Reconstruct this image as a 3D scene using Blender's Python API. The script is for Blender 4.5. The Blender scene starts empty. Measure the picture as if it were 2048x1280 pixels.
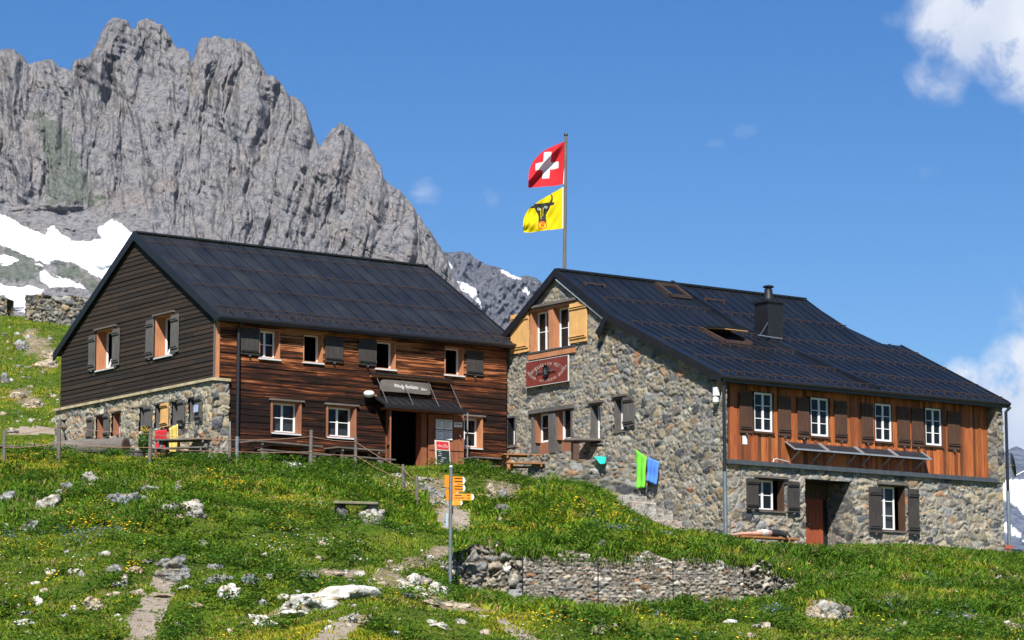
import bpy, bmesh, math, random
import numpy as np
from math import sin, cos, radians as R, pi, sqrt, atan2, hypot
random.seed(7); rng = np.random.default_rng(11)
S = bpy.context.scene; COL = S.collection
# ------------------------------------------------------------ camera
FPX = 5526.0; PITCH = R(8.28); YAW = R(36.04)
cd = bpy.data.cameras.new('camera'); cam = bpy.data.objects.new('camera', cd); COL.objects.link(cam)
cd.sensor_width = 36; cd.lens = 36 * FPX / 2048; cd.clip_start = .5; cd.clip_end = 30000
cam.location = (0, 0, 0); cam.rotation_euler = (pi / 2 + PITCH, 0, 0); S.camera = cam
S.render.resolution_x = 1024; S.render.resolution_y = 640
# ------------------------------------------------------------ light
SUN_N, SUN_G, SUN_Z = 1.0, .88, 1.42          # components along facade normal, gable normal, up
u2 = np.array([cos(YAW), sin(YAW)]); g2 = np.array([-sin(YAW), cos(YAW)])
sv = -g2 * SUN_N - u2 * SUN_G
sd = np.array([sv[0], sv[1], SUN_Z]); sd /= np.linalg.norm(sd)
elev = math.asin(sd[2]); az = atan2(sd[0], sd[1])       # azimuth from +Y towards +X
sl = bpy.data.lights.new('sun', 'SUN'); sun = bpy.data.objects.new('sun', sl); COL.objects.link(sun)
sl.energy = 5.0; sl.angle = R(.53); sl.color = (1, .955, .89)
from mathutils import Vector, Matrix
sun.rotation_euler = Vector(-sd).to_track_quat('-Z', 'Y').to_euler(); sun.location = (0, 0, 60)
W = bpy.data.worlds.new('World'); S.world = W; W.use_nodes = True
nt = W.node_tree; N = nt.nodes; LK = nt.links
bg = N['Background']; sky = N.new('ShaderNodeTexSky'); sky.sky_type = 'NISHITA'; sky.sun_disc = False
sky.sun_elevation = elev; sky.sun_rotation = az; sky.altitude = 1800; sky.air_density = 1.15; sky.dust_density = .05; sky.ozone_density = 4.5
bg.inputs[1].default_value = .06
def wn(t, **k):
    n = N.new(t)
    for a, b in k.items(): setattr(n, a, b)
    return n
def wmath(op, a, b=None, c=None, clamp=False):
    n = wn('ShaderNodeMath', operation=op); n.use_clamp = clamp
    for i, v in enumerate((a, b, c)):
        if v is None: continue
        if isinstance(v, (int, float)): n.inputs[i].default_value = v
        else: LK.new(v, n.inputs[i])
    return n.outputs[0]
tc = wn('ShaderNodeTexCoord'); sep = wn('ShaderNodeSeparateXYZ'); LK.new(tc.outputs['Generated'], sep.inputs[0])
AZ = wmath('DIVIDE', sep.outputs[0], sep.outputs[1]); EL = wmath('DIVIDE', sep.outputs[2], sep.outputs[1])
def aze(px, py):
    r = np.array([0, cos(PITCH), sin(PITCH)]) + np.array([1., 0, 0]) * (px - 1024) / FPX + np.array([0, -sin(PITCH), cos(PITCH)]) * (640 - py) / FPX
    return r[0] / r[1], r[2] / r[1]
nz = wn('ShaderNodeTexNoise'); nz.inputs['Scale'].default_value = 55; nz.inputs['Detail'].default_value = 12; nz.inputs['Roughness'].default_value = .62
nz.inputs['Distortion'].default_value = .35
LK.new(tc.outputs['Generated'], nz.inputs['Vector'])
tot = None
# cloud banks: centre px, radii px, strength
for (cx, cy, rx, ry, st, sh) in [(1960, 40, 130, 105, 1.15, 0), (2040, 90, 90, 80, 1.1, 0), (1880, 160, 75, 60, .62, 0), (1810, 40, 60, 40, .33, 0), (2090, 30, 160, 170, 1.4, 0), (1930, 760, 45, 45, .75, 0), (2070, 880, 120, 190, 1.6, 0), (2035, 770, 60, 70, 1.0, 0),
                             (850, 385, 42, 38, .40, 0), (978, 397, 32, 30, .38, 0), (1490, 262, 45, 22, .38, 0), (1440, 288, 40, 16, .36, 0), (1352, 348, 25, 14, .36, 0), (1850, 342, 50, 22, .38, 0), (2400, 700, 330, 260, 1.3, 0), (-500, 600, 300, 200, 1, 0), (2700, 200, 260, 160, 1.1, 0)]:
    a0, e0 = aze(cx, cy); sx = rx / FPX; sy = ry / FPX
    dx = wmath('DIVIDE', wmath('SUBTRACT', AZ, a0), sx); dy = wmath('DIVIDE', wmath('SUBTRACT', EL, e0), sy)
    d = wmath('ADD', wmath('MULTIPLY', dx, dx), wmath('MULTIPLY', dy, dy))
    f = wmath('MULTIPLY', wmath('SUBTRACT', 1.0, wmath('MULTIPLY', d, .5), clamp=True), st)
    tot = f if tot is None else wmath('MAXIMUM', tot, f)
front = wmath('GREATER_THAN', sep.outputs[1], 0.05)
tot = wmath('MULTIPLY', tot, front)
nn = wmath('MULTIPLY', wmath('SUBTRACT', nz.outputs[0], .5), 3.6)
cl = wmath('MULTIPLY', wmath('SUBTRACT', wmath('ADD', tot, wmath('MULTIPLY', nn, wmath('ADD', wmath('MULTIPLY', tot, .8), 0.0))), .27), 1.5, clamp=True)
cl = wmath('POWER', cl, 1.3)
cl = wmath('MULTIPLY', cl, .93)
mix = wn('ShaderNodeMix', data_type='RGBA'); LK.new(cl, mix.inputs[0]); hs = wn('ShaderNodeHueSaturation'); hs.inputs['Saturation'].default_value = 1.30; hs.inputs['Hue'].default_value = .509; LK.new(sky.outputs[0], hs.inputs['Color']); LK.new(hs.outputs[0], mix.inputs[6])
nz2 = wn('ShaderNodeTexNoise'); nz2.inputs['Scale'].default_value = 22; nz2.inputs['Detail'].default_value = 5; LK.new(tc.outputs['Generated'], nz2.inputs['Vector'])
crp = wn('ShaderNodeValToRGB'); crp.color_ramp.elements[0].color = (5.6, 6.3, 8.0, 1); crp.color_ramp.elements[1].color = (8.6, 8.9, 9.5, 1)
crp.color_ramp.elements[0].position = .35; crp.color_ramp.elements[1].position = .65
LK.new(nz2.outputs[0], crp.inputs[0]); LK.new(crp.outputs[0], mix.inputs[7])
LK.new(mix.outputs[2], bg.inputs[0])
S.view_settings.view_transform = 'Standard'; S.view_settings.look = 'None'; S.view_settings.gamma = 1; S.view_settings.exposure = .84
# ------------------------------------------------------------ projection helpers (used to survey the place, in metres)
FW = np.array([0, cos(PITCH), sin(PITCH)]); UPV = np.array([0, -sin(PITCH), cos(PITCH)])
def ray(px, py): return FW + np.array([1., 0, 0]) * (px - 1024) / FPX + UPV * (640 - py) / FPX
def at(px, py, Y): r = ray(px, py); return r / r[1] * Y
class Frame:
    def __init__(s, ox, oy): s.o = np.array([ox, oy, 0.]); s.u = np.array([cos(YAW), sin(YAW), 0]); s.g = np.array([-sin(YAW), cos(YAW), 0])
    def W(s, x, y, z): q = s.o + s.u * x + s.g * y; return Vector((q[0], q[1], z))
FA = Frame(-8.6616, 80.0); FB = Frame(5.9925, 78.0)
# ------------------------------------------------------------ noise in numpy
def _h(i, j, k):
    n = (i.astype(np.int64) * 374761393 + j.astype(np.int64) * 668265263 + k * 1274126177) & 0x7fffffff
    n = ((n ^ (n >> 13)) * 1274126177) & 0x7fffffff
    n = (n ^ (n >> 16)) & 0x7fffffff
    return n / 0x7fffffff
def vnoise(x, y, k=0):
    x = np.asarray(x, float); y = np.asarray(y, float)
    i = np.floor(x); j = np.floor(y); fx = x - i; fy = y - j
    fx = fx * fx * (3 - 2 * fx); fy = fy * fy * (3 - 2 * fy)
    a = _h(i, j, k); b = _h(i + 1, j, k); c = _h(i, j + 1, k); d = _h(i + 1, j + 1, k)
    return (a * (1 - fx) + b * fx) * (1 - fy) + (c * (1 - fx) + d * fx) * fy
def fbm(x, y, k=0, o=5, g=.5):
    s = 0; a = 1; t = 0
    for n in range(o):
        s = s + a * vnoise(x * 2 ** n + 17.3 * n, y * 2 ** n - 9.1 * n, k + n); t += a; a *= g
    return s / t
def ridged(x, y, k=0, o=5, g=.5):
    s = 0; a = 1; t = 0
    for n in range(o):
        s = s + a * (1 - np.abs(2 * vnoise(x * 2 ** n + 5.3 * n, y * 2 ** n + 3.1 * n, k + n) - 1)); t += a; a *= g
    return s / t
def lnoise(x, y, k=0):
    # piecewise-linear lattice noise on triangles: flat facets with sharp creases
    s = (x + y) * .36602540378; i = np.floor(x + s); j = np.floor(y + s); fx = x + s - i; fy = y + s - j; up = fx > fy
    a = _h(i, j, k); c = _h(i + 1, j + 1, k); b_ = np.where(up, _h(i + 1, j, k), _h(i, j + 1, k)); p_ = np.maximum(fx, fy); q_ = np.minimum(fx, fy)
    return a * (1 - p_) + b_ * (p_ - q_) + c * q_
def lfbm(x, y, k=0, o=4, g=.5):
    s = 0; a = 1; t = 0
    for n in range(o):
        c_, s_ = cos(n * 1.1 + k), sin(n * 1.1 + k) * (.35 if n else 0); X_ = x * 2.03 ** n + y * s_ * 2 ** n * .3; s = s + a * lnoise(X_ + 7.7 * n, y * 2.03 ** n - 3.3 * n, k + n); t += a; a *= g
    return s / t
def voro(u, v, cu, cv, k=0):
    """stones: returns F1, F2, id hash a,b,c, offset to seed"""
    x = u / cu; y = v / cv
    x = x + .5 * (np.floor(y).astype(int) % 2)
    i = np.floor(x); j = np.floor(y)
    F1 = np.full(x.shape, 9.); F2 = np.full(x.shape, 9.); I = np.zeros(x.shape); J = np.zeros(x.shape); OX = np.zeros(x.shape); OY = np.zeros(x.shape)
    for di in (-1, 0, 1):
        for dj in (-1, 0, 1):
            a = i + di; b = j + dj
            sx = a + .12 + .76 * _h(a, b, k); sy = b + .12 + .76 * _h(a, b, k + 5)
            w = .75 + .5 * _h(a, b, k + 9)
            dx = x - sx; dy = y - sy
            d = (np.abs(dx) ** 2.6 + np.abs(dy) ** 2.6) ** (1 / 2.6) / w
            m = d < F1
            F2 = np.where(m, F1, np.minimum(F2, d)); F1 = np.where(m, d, F1)
            I = np.where(m, a, I); J = np.where(m, b, J); OX = np.where(m, dx, OX); OY = np.where(m, dy, OY)
    return F1, F2, I, J, OX, OY
def inpoly(x, y, P):
    x = np.asarray(x); y = np.asarray(y); r = np.zeros(x.shape, bool)
    n = len(P)
    for a in range(n):
        x0, y0 = P[a]; x1, y1 = P[(a + 1) % n]
        if y0 == y1: continue
        c = ((y0 > y) != (y1 > y)) & (x < (x1 - x0) * (y - y0) / (y1 - y0) + x0)
        r ^= c
    return r
# ------------------------------------------------------------ objects
def tag(o, label=None, cat=None, group=None, kind=None):
    if label: o['label'] = label
    if cat: o['category'] = cat
    if group: o['group'] = group
    if kind: o['kind'] = kind
    return o
def thing(name, label, cat, loc=(0, 0, 0), rz=0, group=None):
    o = bpy.data.objects.new(name, None); COL.objects.link(o); o.empty_display_size = .3
    o.location = loc; o.rotation_euler = (0, 0, rz); return tag(o, label, cat, group)
def link(name, me, mat=None, parent=None, smooth=False):
    o = bpy.data.objects.new(name, me); COL.objects.link(o)
    if mat is not None:
        for m in (mat if isinstance(mat, (list, tuple)) else [mat]): me.materials.append(m)
    if parent is not None: o.parent = parent
    if smooth: me.polygons.foreach_set('use_smooth', [True] * len(me.polygons))
    return o
def npmesh(name, V, Fq, cols=None, attrs=None, mi=None):
    """V (n,3), Fq (m,3|4) arrays"""
    me = bpy.data.meshes.new(name); V = np.asarray(V, np.float32); Fq = np.asarray(Fq, np.int32)
    me.vertices.add(len(V)); me.vertices.foreach_set('co', V.ravel())
    k = Fq.shape[1]; me.loops.add(Fq.size); me.loops.foreach_set('vertex_index', Fq.ravel())
    me.polygons.add(len(Fq)); me.polygons.foreach_set('loop_start', np.arange(0, Fq.size, k, dtype=np.int32))
    try: me.polygons.foreach_set('loop_total', np.full(len(Fq), k, np.int32))
    except Exception: pass
    if mi is not None: me.polygons.foreach_set('material_index', np.asarray(mi, np.int32))
    me.update(calc_edges=True); me.validate()
    if cols is not None:
        a = me.color_attributes.new('col', 'FLOAT_COLOR', 'POINT'); c = np.ones((len(V), 4), np.float32); c[:, :3] = cols; a.data.foreach_set('color', c.ravel())
    for n, v in (attrs or {}).items():
        a = me.attributes.new(n, 'FLOAT', 'POINT'); a.data.foreach_set('value', np.asarray(v, np.float32))
    return me
FACt = lambda s, d, z: (s, d, z)                 # facade walls face local -y ; s runs along x
GABt = lambda s, d, z: (d, -s, z)                # gable walls face local -x ; s = -y
class MB:
    def __init__(s, tf=None, zb=0): s.v = []; s.f = []; s.tf = tf; s.zb = zb; s.cuts = []
    def add(s, vs, fs):
        b = len(s.v); s.cuts.append((b, len(s.f)))
        for p in vs:
            q = s.tf(*p) if s.tf else p
            s.v.append((q[0], q[1], q[2] - s.zb))
        s.f += [tuple(b + i for i in f) for f in fs]; return s
    def box(s, x0, x1, y0, y1, z0, z1):
        if x0 > x1: x0, x1 = x1, x0
        if y0 > y1: y0, y1 = y1, y0
        if z0 > z1: z0, z1 = z1, z0
        return s.add([(x0, y0, z0), (x1, y0, z0), (x1, y1, z0), (x0, y1, z0), (x0, y0, z1), (x1, y0, z1), (x1, y1, z1), (x0, y1, z1)],
                     [(0, 3, 2, 1), (4, 5, 6, 7), (0, 1, 5, 4), (1, 2, 6, 5), (2, 3, 7, 6), (3, 0, 4, 7)])
    def beam(s, p, q, w, h, up=(0, 0, 1)):
        p = Vector(p); q = Vector(q); d = (q - p).normalized(); up = Vector(up)
        a = d.cross(up)
        if a.length < 1e-4: a = d.cross(Vector((0, 1, 0)))
        a.normalize(); b = a.cross(d).normalized(); vs = []
        for e in (p, q):
            for (i, j) in ((-1, -1), (1, -1), (1, 1), (-1, 1)): vs.append(tuple(e + a * i * w / 2 + b * j * h / 2))
        return s.add(vs, [(0, 1, 2, 3), (7, 6, 5, 4), (0, 4, 5, 1), (1, 5, 6, 2), (2, 6, 7, 3), (3, 7, 4, 0)])
    def tube(s, pts, r, n=8, caps=True):
        pts = [Vector(p) for p in pts]; rs = r if isinstance(r, (list, tuple)) else [r] * len(pts); vs = []; fs = []
        for i, p in enumerate(pts):
            d = (pts[min(i + 1, len(pts) - 1)] - pts[max(i - 1, 0)]).normalized()
            a = d.cross(Vector((0, 0, 1)))
            if a.length < .01: a = d.cross(Vector((0, 1, 0)))
            a.normalize(); b = a.cross(d)
            for k in range(n):
                t = 2 * pi * k / n; vs.append(tuple(p + a * cos(t) * rs[i] + b * sin(t) * rs[i]))
        for i in range(len(pts) - 1):
            for k in range(n): fs.append((i * n + k, i * n + (k + 1) % n, (i + 1) * n + (k + 1) % n, (i + 1) * n + k))
        if caps: fs.append(tuple(range(n))[::-1]); fs.append(tuple((len(pts) - 1) * n + k for k in range(n)))
        return s.add(vs, fs)
    def lathe(s, c, prof, n=16):
        vs = []; fs = []
        for (r, z) in prof:
            for k in range(n): t = 2 * pi * k / n; vs.append((c[0] + r * cos(t), c[1] + r * sin(t), c[2] + z))
        for i in range(len(prof) - 1):
            for k in range(n): fs.append((i * n + k, i * n + (k + 1) % n, (i + 1) * n + (k + 1) % n, (i + 1) * n + k))
        fs.append(tuple(range(n))[::-1]); fs.append(tuple((len(prof) - 1) * n + k for k in range(n)))
        return s.add(vs, fs)
    def poly(s, P, th, n):
        """extrude planar polygon P (3D) by th along n"""
        n = Vector(n).normalized() * th; k = len(P); a = [tuple(Vector(p)) for p in P]; b = [tuple(Vector(p) - n) for p in P]
        return s.add(a + b, [tuple(range(k)), tuple(range(2 * k - 1, k - 1, -1))] + [(i, k + i, k + (i + 1) % k, (i + 1) % k) for i in range(k)])
    def each(s, name, mat, parent=None):
        out = []; c = s.cuts + [(len(s.v), len(s.f))]
        for (v0, f0), (v1, f1) in zip(c[:-1], c[1:]):
            q = MB(); q.v = s.v[v0:v1]; q.f = [tuple(i - v0 for i in f) for f in s.f[f0:f1]]; out.append(q.build(name, mat, parent))
        return out
    def build(s, name, mat, parent=None, bevel=0, smooth=False):
        me = bpy.data.meshes.new(name); me.from_pydata(s.v, [], s.f); me.update()
        bm = bmesh.new(); bm.from_mesh(me); bmesh.ops.recalc_face_normals(bm, faces=bm.faces)
        if bevel: bmesh.ops.bevel(bm, geom=[e for e in bm.edges if len(e.link_faces) == 2 and e.calc_face_angle(0) > .6], offset=bevel, segments=1, affect='EDGES')
        bm.to_mesh(me); bm.free()
        o = link(name, me, mat, parent, smooth); return o
# ------------------------------------------------------------ materials
def mat(name, col=(.5, .5, .5), rough=.7, metal=0, spec=None, fn=None):
    m = bpy.data.materials.new(name); m.use_nodes = True; t = m.node_tree; b = t.nodes['Principled BSDF']
    b.inputs['Base Color'].default_value = (*col, 1); b.inputs['Roughness'].default_value = rough; b.inputs['Metallic'].default_value = metal
    if spec is not None: b.inputs['Specular IOR Level'].default_value = spec
    if fn: fn(t, b)
    return m
def nd(t, ty, ins=None, **k):
    n = t.nodes.new(ty)
    for a, b in k.items(): setattr(n, a, b)
    for a, b in (ins or {}).items():
        if hasattr(b, 'links') or isinstance(b, bpy.types.NodeSocket): t.links.new(b, n.inputs[a])
        else: n.inputs[a].default_value = b
    return n
def ramp(t, fac, stops):
    n = t.nodes.new('ShaderNodeValToRGB'); t.links.new(fac, n.inputs[0]); e = n.color_ramp.elements
    while len(e) < len(stops): e.new(.5)
    for i, (p, c) in enumerate(stops): e[i].position = p; e[i].color = (*c, 1) if len(c) == 3 else c
    return n.outputs[0]
def coords(t, scale=(1, 1, 1)):
    c = nd(t, 'ShaderNodeTexCoord'); m = nd(t, 'ShaderNodeMapping', {0: c.outputs['Object']}); m.inputs['Scale'].default_value = scale; return m.outputs[0]
def noise(t, vec, sc, det=4, rough=.55, dist=0):
    return nd(t, 'ShaderNodeTexNoise', {'Vector': vec, 'Scale': sc, 'Detail': det, 'Roughness': rough, 'Distortion': dist}).outputs[0]
def mixc(t, f, a, b, mode='MIX'):
    n = t.nodes.new('ShaderNodeMix'); n.data_type = 'RGBA'; n.blend_type = mode
    for i, v in ((0, f), (6, a), (7, b)):
        if isinstance(v, bpy.types.NodeSocket): t.links.new(v, n.inputs[i])
        elif i == 0: n.inputs[0].default_value = v
        else: n.inputs[i].default_value = (*v, 1)
    return n.outputs[2]
def bump(t, b, h, st=.5, dist=.02):
    n = nd(t, 'ShaderNodeBump', {'Height': h, 'Strength': st, 'Distance': dist}); t.links.new(n.outputs[0], b.inputs['Normal'])
def attr(t, name): return nd(t, 'ShaderNodeAttribute', attribute_name=name).outputs
def wood(name, stops, sc=(1, 1, 1), vert=False, rough=.75, nsc=2.5, bst=.4, usecol=False):
    """grain runs along local x unless vert (then along z)"""
    def fn(t, b):
        g = (22, 22, 1.0) if vert else (1.0, 22, 22)
        v = coords(t, tuple(a * s for a, s in zip(g, sc)))
        n1 = noise(t, v, nsc, 6, .65, .4)
        c = ramp(t, n1, stops)
        v2 = coords(t, (1.2, 1.2, 1.2)); n2 = noise(t, v2, 1.7, 4)
        c = mixc(t, ramp(t, n2, [(.35, (0, 0, 0)), (.7, (.5, .5, .5))]), c, mixc(t, 1, c, (.55, .5, .47), 'MULTIPLY'))
        if usecol: c = mixc(t, 1, c, attr(t, 'col')['Color'], 'MULTIPLY')
        t.links.new(c, b.inputs['Base Color']); bump(t, b, n1, bst, .01)
    return mat(name, rough=rough, fn=fn)
def plain(name, col, rough=.6, metal=0, var=.25, sc=6, bst=.15, spec=None):
    def fn(t, b):
        n = noise(t, coords(t), sc, 5, .6)
        c = mixc(t, ramp(t, n, [(.3, (0, 0, 0)), (.7, (1, 1, 1))]), tuple(x * (1 - var) for x in col), tuple(min(1, x * (1 + var)) for x in col))
        t.links.new(c, b.inputs['Base Color']); bump(t, b, n, bst, .01)
    return mat(name, rough=rough, metal=metal, spec=spec, fn=fn)
def stonefn(bs=.6, nsc=9, dark=.55):
    def fn(t, b):
        v = coords(t); c = attr(t, 'col')['Color']
        n = noise(t, v, nsc, 8, .68, .3); n3 = noise(t, v, nsc * 4, 5, .7)
        c = mixc(t, 1, c, ramp(t, n, [(.25, (dark, dark, dark * .97)), (.5, (.95, .95, .95)), (.75, (1.35, 1.33, 1.28))]), 'MULTIPLY')
        c = mixc(t, 1, c, ramp(t, n3, [(.3, (.72, .72, .72)), (.7, (1.25, 1.25, 1.25))]), 'MULTIPLY')
        t.links.new(c, b.inputs['Base Color']); bump(t, b, n3, bs, .03)
    return fn
M = {}
M['stone'] = mat('stone', rough=.9, fn=stonefn())
def boulderfn(t, b):
    stonefn(.9, 5, .55)(t, b); src = b.inputs['Base Color'].links[0].from_socket; v = coords(t, (1, 1, 1.6)); n = noise(t, v, 11, 9, .78, .8); n2 = noise(t, v, 3.2, 7, .7, 1.2)
    c = mixc(t, 1, src, ramp(t, n, [(.36, (.20, .19, .17)), (.43, (.85, .85, .84)), (.6, (1.05, 1.05, 1.05))]), 'MULTIPLY'); c = mixc(t, 1, c, ramp(t, n2, [(.40, (.35, .33, .27)), (.455, (1, 1, 1))]), 'MULTIPLY')
    t.links.new(c, b.inputs['Base Color'])
M['boulder'] = mat('boulder', rough=.92, fn=boulderfn)
M['roof'] = None
def rooffn(t, b):
    n = noise(t, coords(t, (1, .4, .4)), 1.6, 5, .6); n2 = noise(t, coords(t), 14, 4, .6)
    t.links.new(ramp(t, n, [(.3, (.010, .014, .022)), (.6, (.016, .021, .031)), (.8, (.030, .033, .040))]), b.inputs['Base Color'])
    t.links.new(ramp(t, n, [(.3, (.30, .30, .30)), (.75, (.46, .46, .46))]), b.inputs['Roughness']); bump(t, b, n2, .10, .02)
M['roof'] = mat('roof metal', fn=rooffn)
M['roofA'] = mat('roof metal weathered', fn=rooffn)
for nn_ in M['roofA'].node_tree.nodes:
    if nn_.type == 'VALTORGB' and nn_.color_ramp.elements[0].color[0] < .1:
        for e, c in zip(nn_.color_ramp.elements, [(.012, .015, .021), (.021, .025, .032), (.038, .039, .043)]): e.color = (*c, 1)
    elif nn_.type == 'VALTORGB':
        nn_.color_ramp.elements[0].color = (.42, .42, .42, 1); nn_.color_ramp.elements[1].color = (.58, .58, .58, 1)
M['fascia'] = plain('dark fascia', (.014, .014, .016), .45, var=.3)
M['gutter'] = plain('dark gutter', (.02, .02, .023), .35, var=.2)
M['zinc'] = plain('zinc flashing', (.10, .115, .13), .5, .3, .25)
M['pipe'] = plain('galvanised pipe', (.33, .37, .40), .4, .7, .2)
M['rust'] = plain('rusty snow guard', (.075, .040, .030), .7, .2, .3)
M['white'] = plain('white paint', (.78, .78, .76), .4, var=.06, sc=9, bst=.05)
M['sill'] = plain('grey sill paint', (.55, .58, .58), .5, var=.12)
M['darkwood'] = wood('dark weathered boards', [(.2, (.010, .007, .004)), (.5, (.030, .021, .013)), (.75, (.072, .055, .036)), (.95, (.15, .12, .085))], usecol=True, rough=.85)
M['grey'] = wood('grey weathered wood', [(.2, (.035, .032, .030)), (.5, (.13, .12, .112)), (.8, (.27, .25, .235))], vert=True, rough=.85)
M['greyh'] = wood('grey weathered plank', [(.2, (.05, .045, .038)), (.5, (.17, .15, .13)), (.8, (.34, .31, .27))], rough=.85)
M['darkshut'] = wood('dark brown shutter', [(.2, (.022, .012, .008)), (.5, (.095, .042, .021)), (.8, (.20, .095, .048))], vert=True)
M['midshut'] = wood('sooty grey shutter', [(.2, (.012, .011, .010)), (.5, (.05, .043, .038)), (.8, (.13, .115, .10))], vert=True)
M['orange'] = wood('orange larch', [(.2, (.30, .11, .045)), (.5, (.50, .21, .095)), (.8, (.66, .33, .17))], vert=True, bst=.2)
M['yellow'] = wood('fresh pine shutter', [(.2, (.44, .24, .08)), (.5, (.60, .34, .115)), (.8, (.70, .44, .18))], vert=True, bst=.2)
M['redwood'] = wood('reddish window timber', [(.2, (.22, .085, .045)), (.5, (.38, .15, .075)), (.8, (.50, .24, .14))], vert=True, bst=.2)
M['bench'] = wood('honey bench wood', [(.2, (.25, .10, .03)), (.5, (.40, .17, .05)), (.8, (.5, .24, .09))], bst=.2)
M['doorred'] = wood('red brown door', [(.2, (.16, .032, .012)), (.5, (.36, .075, .024)), (.8, (.52, .14, .05))], vert=True)
M['doororange'] = wood('orange brown door', [(.2, (.15, .045, .018)), (.5, (.32, .105, .042)), (.8, (.45, .18, .08))], vert=True)
M['curtain'] = plain('lace curtain', (.42, .44, .48), .9, var=.35, sc=40)
M['black'] = plain('black', (.006, .006, .007), .6)
M['iron'] = plain('dark iron', (.03, .03, .032), .5, .5)
M['steel'] = plain('steel', (.45, .48, .5), .35, .8, .1)
M['alu'] = plain('aluminium', (.6, .62, .64), .4, .6, .1)
def facfn(t, b):
    v = coords(t, (.34, 11, 11)); n1 = noise(t, v, 1.6, 7, .66, .6)
    v2 = coords(t, (.45, 3.2, 3.2)); n2 = noise(t, v2, 1.0, 5, .7, .5)
    tc_ = nd(t, 'ShaderNodeTexCoord'); sp = nd(t, 'ShaderNodeSeparateXYZ', {0: tc_.outputs['Object']})
    hz = nd(t, 'ShaderNodeMapRange', {0: sp.outputs[2], 1: 2.2, 2: 4.1, 3: -.045, 4: .12})
    a = nd(t, 'ShaderNodeMath', {0: n1, 1: hz.outputs[0]}, operation='ADD')
    a2 = nd(t, 'ShaderNodeMath', {0: n2, 1: .56}, operation='MULTIPLY'); a3 = nd(t, 'ShaderNodeMath', {0: a.outputs[0], 1: a2.outputs[0]}, operation='ADD')
    cc = attr(t, 'col')['Fac']
    a4 = nd(t, 'ShaderNodeMath', {0: a3.outputs[0], 1: cc}, operation='ADD')
    c = ramp(t, a4.outputs[0], [(.72, (.009, .004, .003)), (.82, (.034, .012, .006)), (.91, (.105, .030, .010)), (.985, (.34, .10, .027)), (1.0, (.48, .19, .08))])
    t.links.new(c, b.inputs['Base Color']); bump(t, b, n1, .5, .02)
M['facade'] = mat('tarred larch boards', rough=.8, spec=.2, fn=facfn)
def cladfn(t, b):
    v = coords(t, (26, 26, 1.0)); n1 = noise(t, v, 1.6, 6, .65, .3)
    c = ramp(t, n1, [(.25, (.20, .045, .010)), (.42, (.46, .12, .026)), (.6, (.70, .24, .06)), (.8, (.80, .40, .16))])
    c = mixc(t, 1, c, attr(t, 'col')['Color'], 'MULTIPLY')
    t.links.new(c, b.inputs['Base Color']); bump(t, b, n1, .4, .01)
M['clad'] = mat('vertical larch cladding', rough=.7, fn=cladfn)
def glassfn(t, b):
    b.inputs['Base Color'].default_value = (.02, .022, .025, 1); b.inputs['Roughness'].default_value = .04
    tr = nd(t, 'ShaderNodeBsdfTransparent'); tr.inputs[0].default_value = (.8, .83, .85, 1); mx = nd(t, 'ShaderNodeMixShader', {0: .38, 1: tr.outputs[0], 2: b.outputs[0]})
    t.links.new(mx.outputs[0], t.nodes['Material Output'].inputs[0])
M['glass'] = mat('window glass', fn=glassfn)
M['blackglass'] = mat('dark interior glass', (.006, .007, .009), .05)
def pvfn(t, b):
    tc_ = nd(t, 'ShaderNodeTexCoord'); br = nd(t, 'ShaderNodeTexBrick', {'Vector': tc_.outputs['Object']}); br.offset = 0
    for k_, v_ in (('Scale', 8.0), ('Mortar Size', .035), ('Brick Width', 1.0), ('Row Height', 1.0)): br.inputs[k_].default_value = v_
    br.inputs['Color1'].default_value = (.010, .012, .020, 1); br.inputs['Color2'].default_value = (.013, .014, .022, 1); br.inputs['Mortar'].default_value = (.16, .16, .17, 1)
    t.links.new(br.outputs[0], b.inputs['Base Color'])
M['pv'] = mat('solar cells', rough=.5, spec=.15, fn=pvfn)
def colmat(name, rough=.7, trans=0.0, bs=0, nsc=30):
    def fn(t, b):
        c = attr(t, 'col')['Color']; t.links.new(c, b.inputs['Base Color'])
        if trans:
            tr = nd(t, 'ShaderNodeBsdfTranslucent', {0: c}); mx = nd(t, 'ShaderNodeMixShader', {0: trans, 1: b.outputs[0], 2: tr.outputs[0]})
            t.links.new(mx.outputs[0], t.nodes['Material Output'].inputs[0])
    return mat(name, rough=rough, spec=.25, fn=fn)
M['grass'] = colmat('grass blades', .65, .35)
M['flower'] = colmat('petals', .6, .3)
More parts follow.
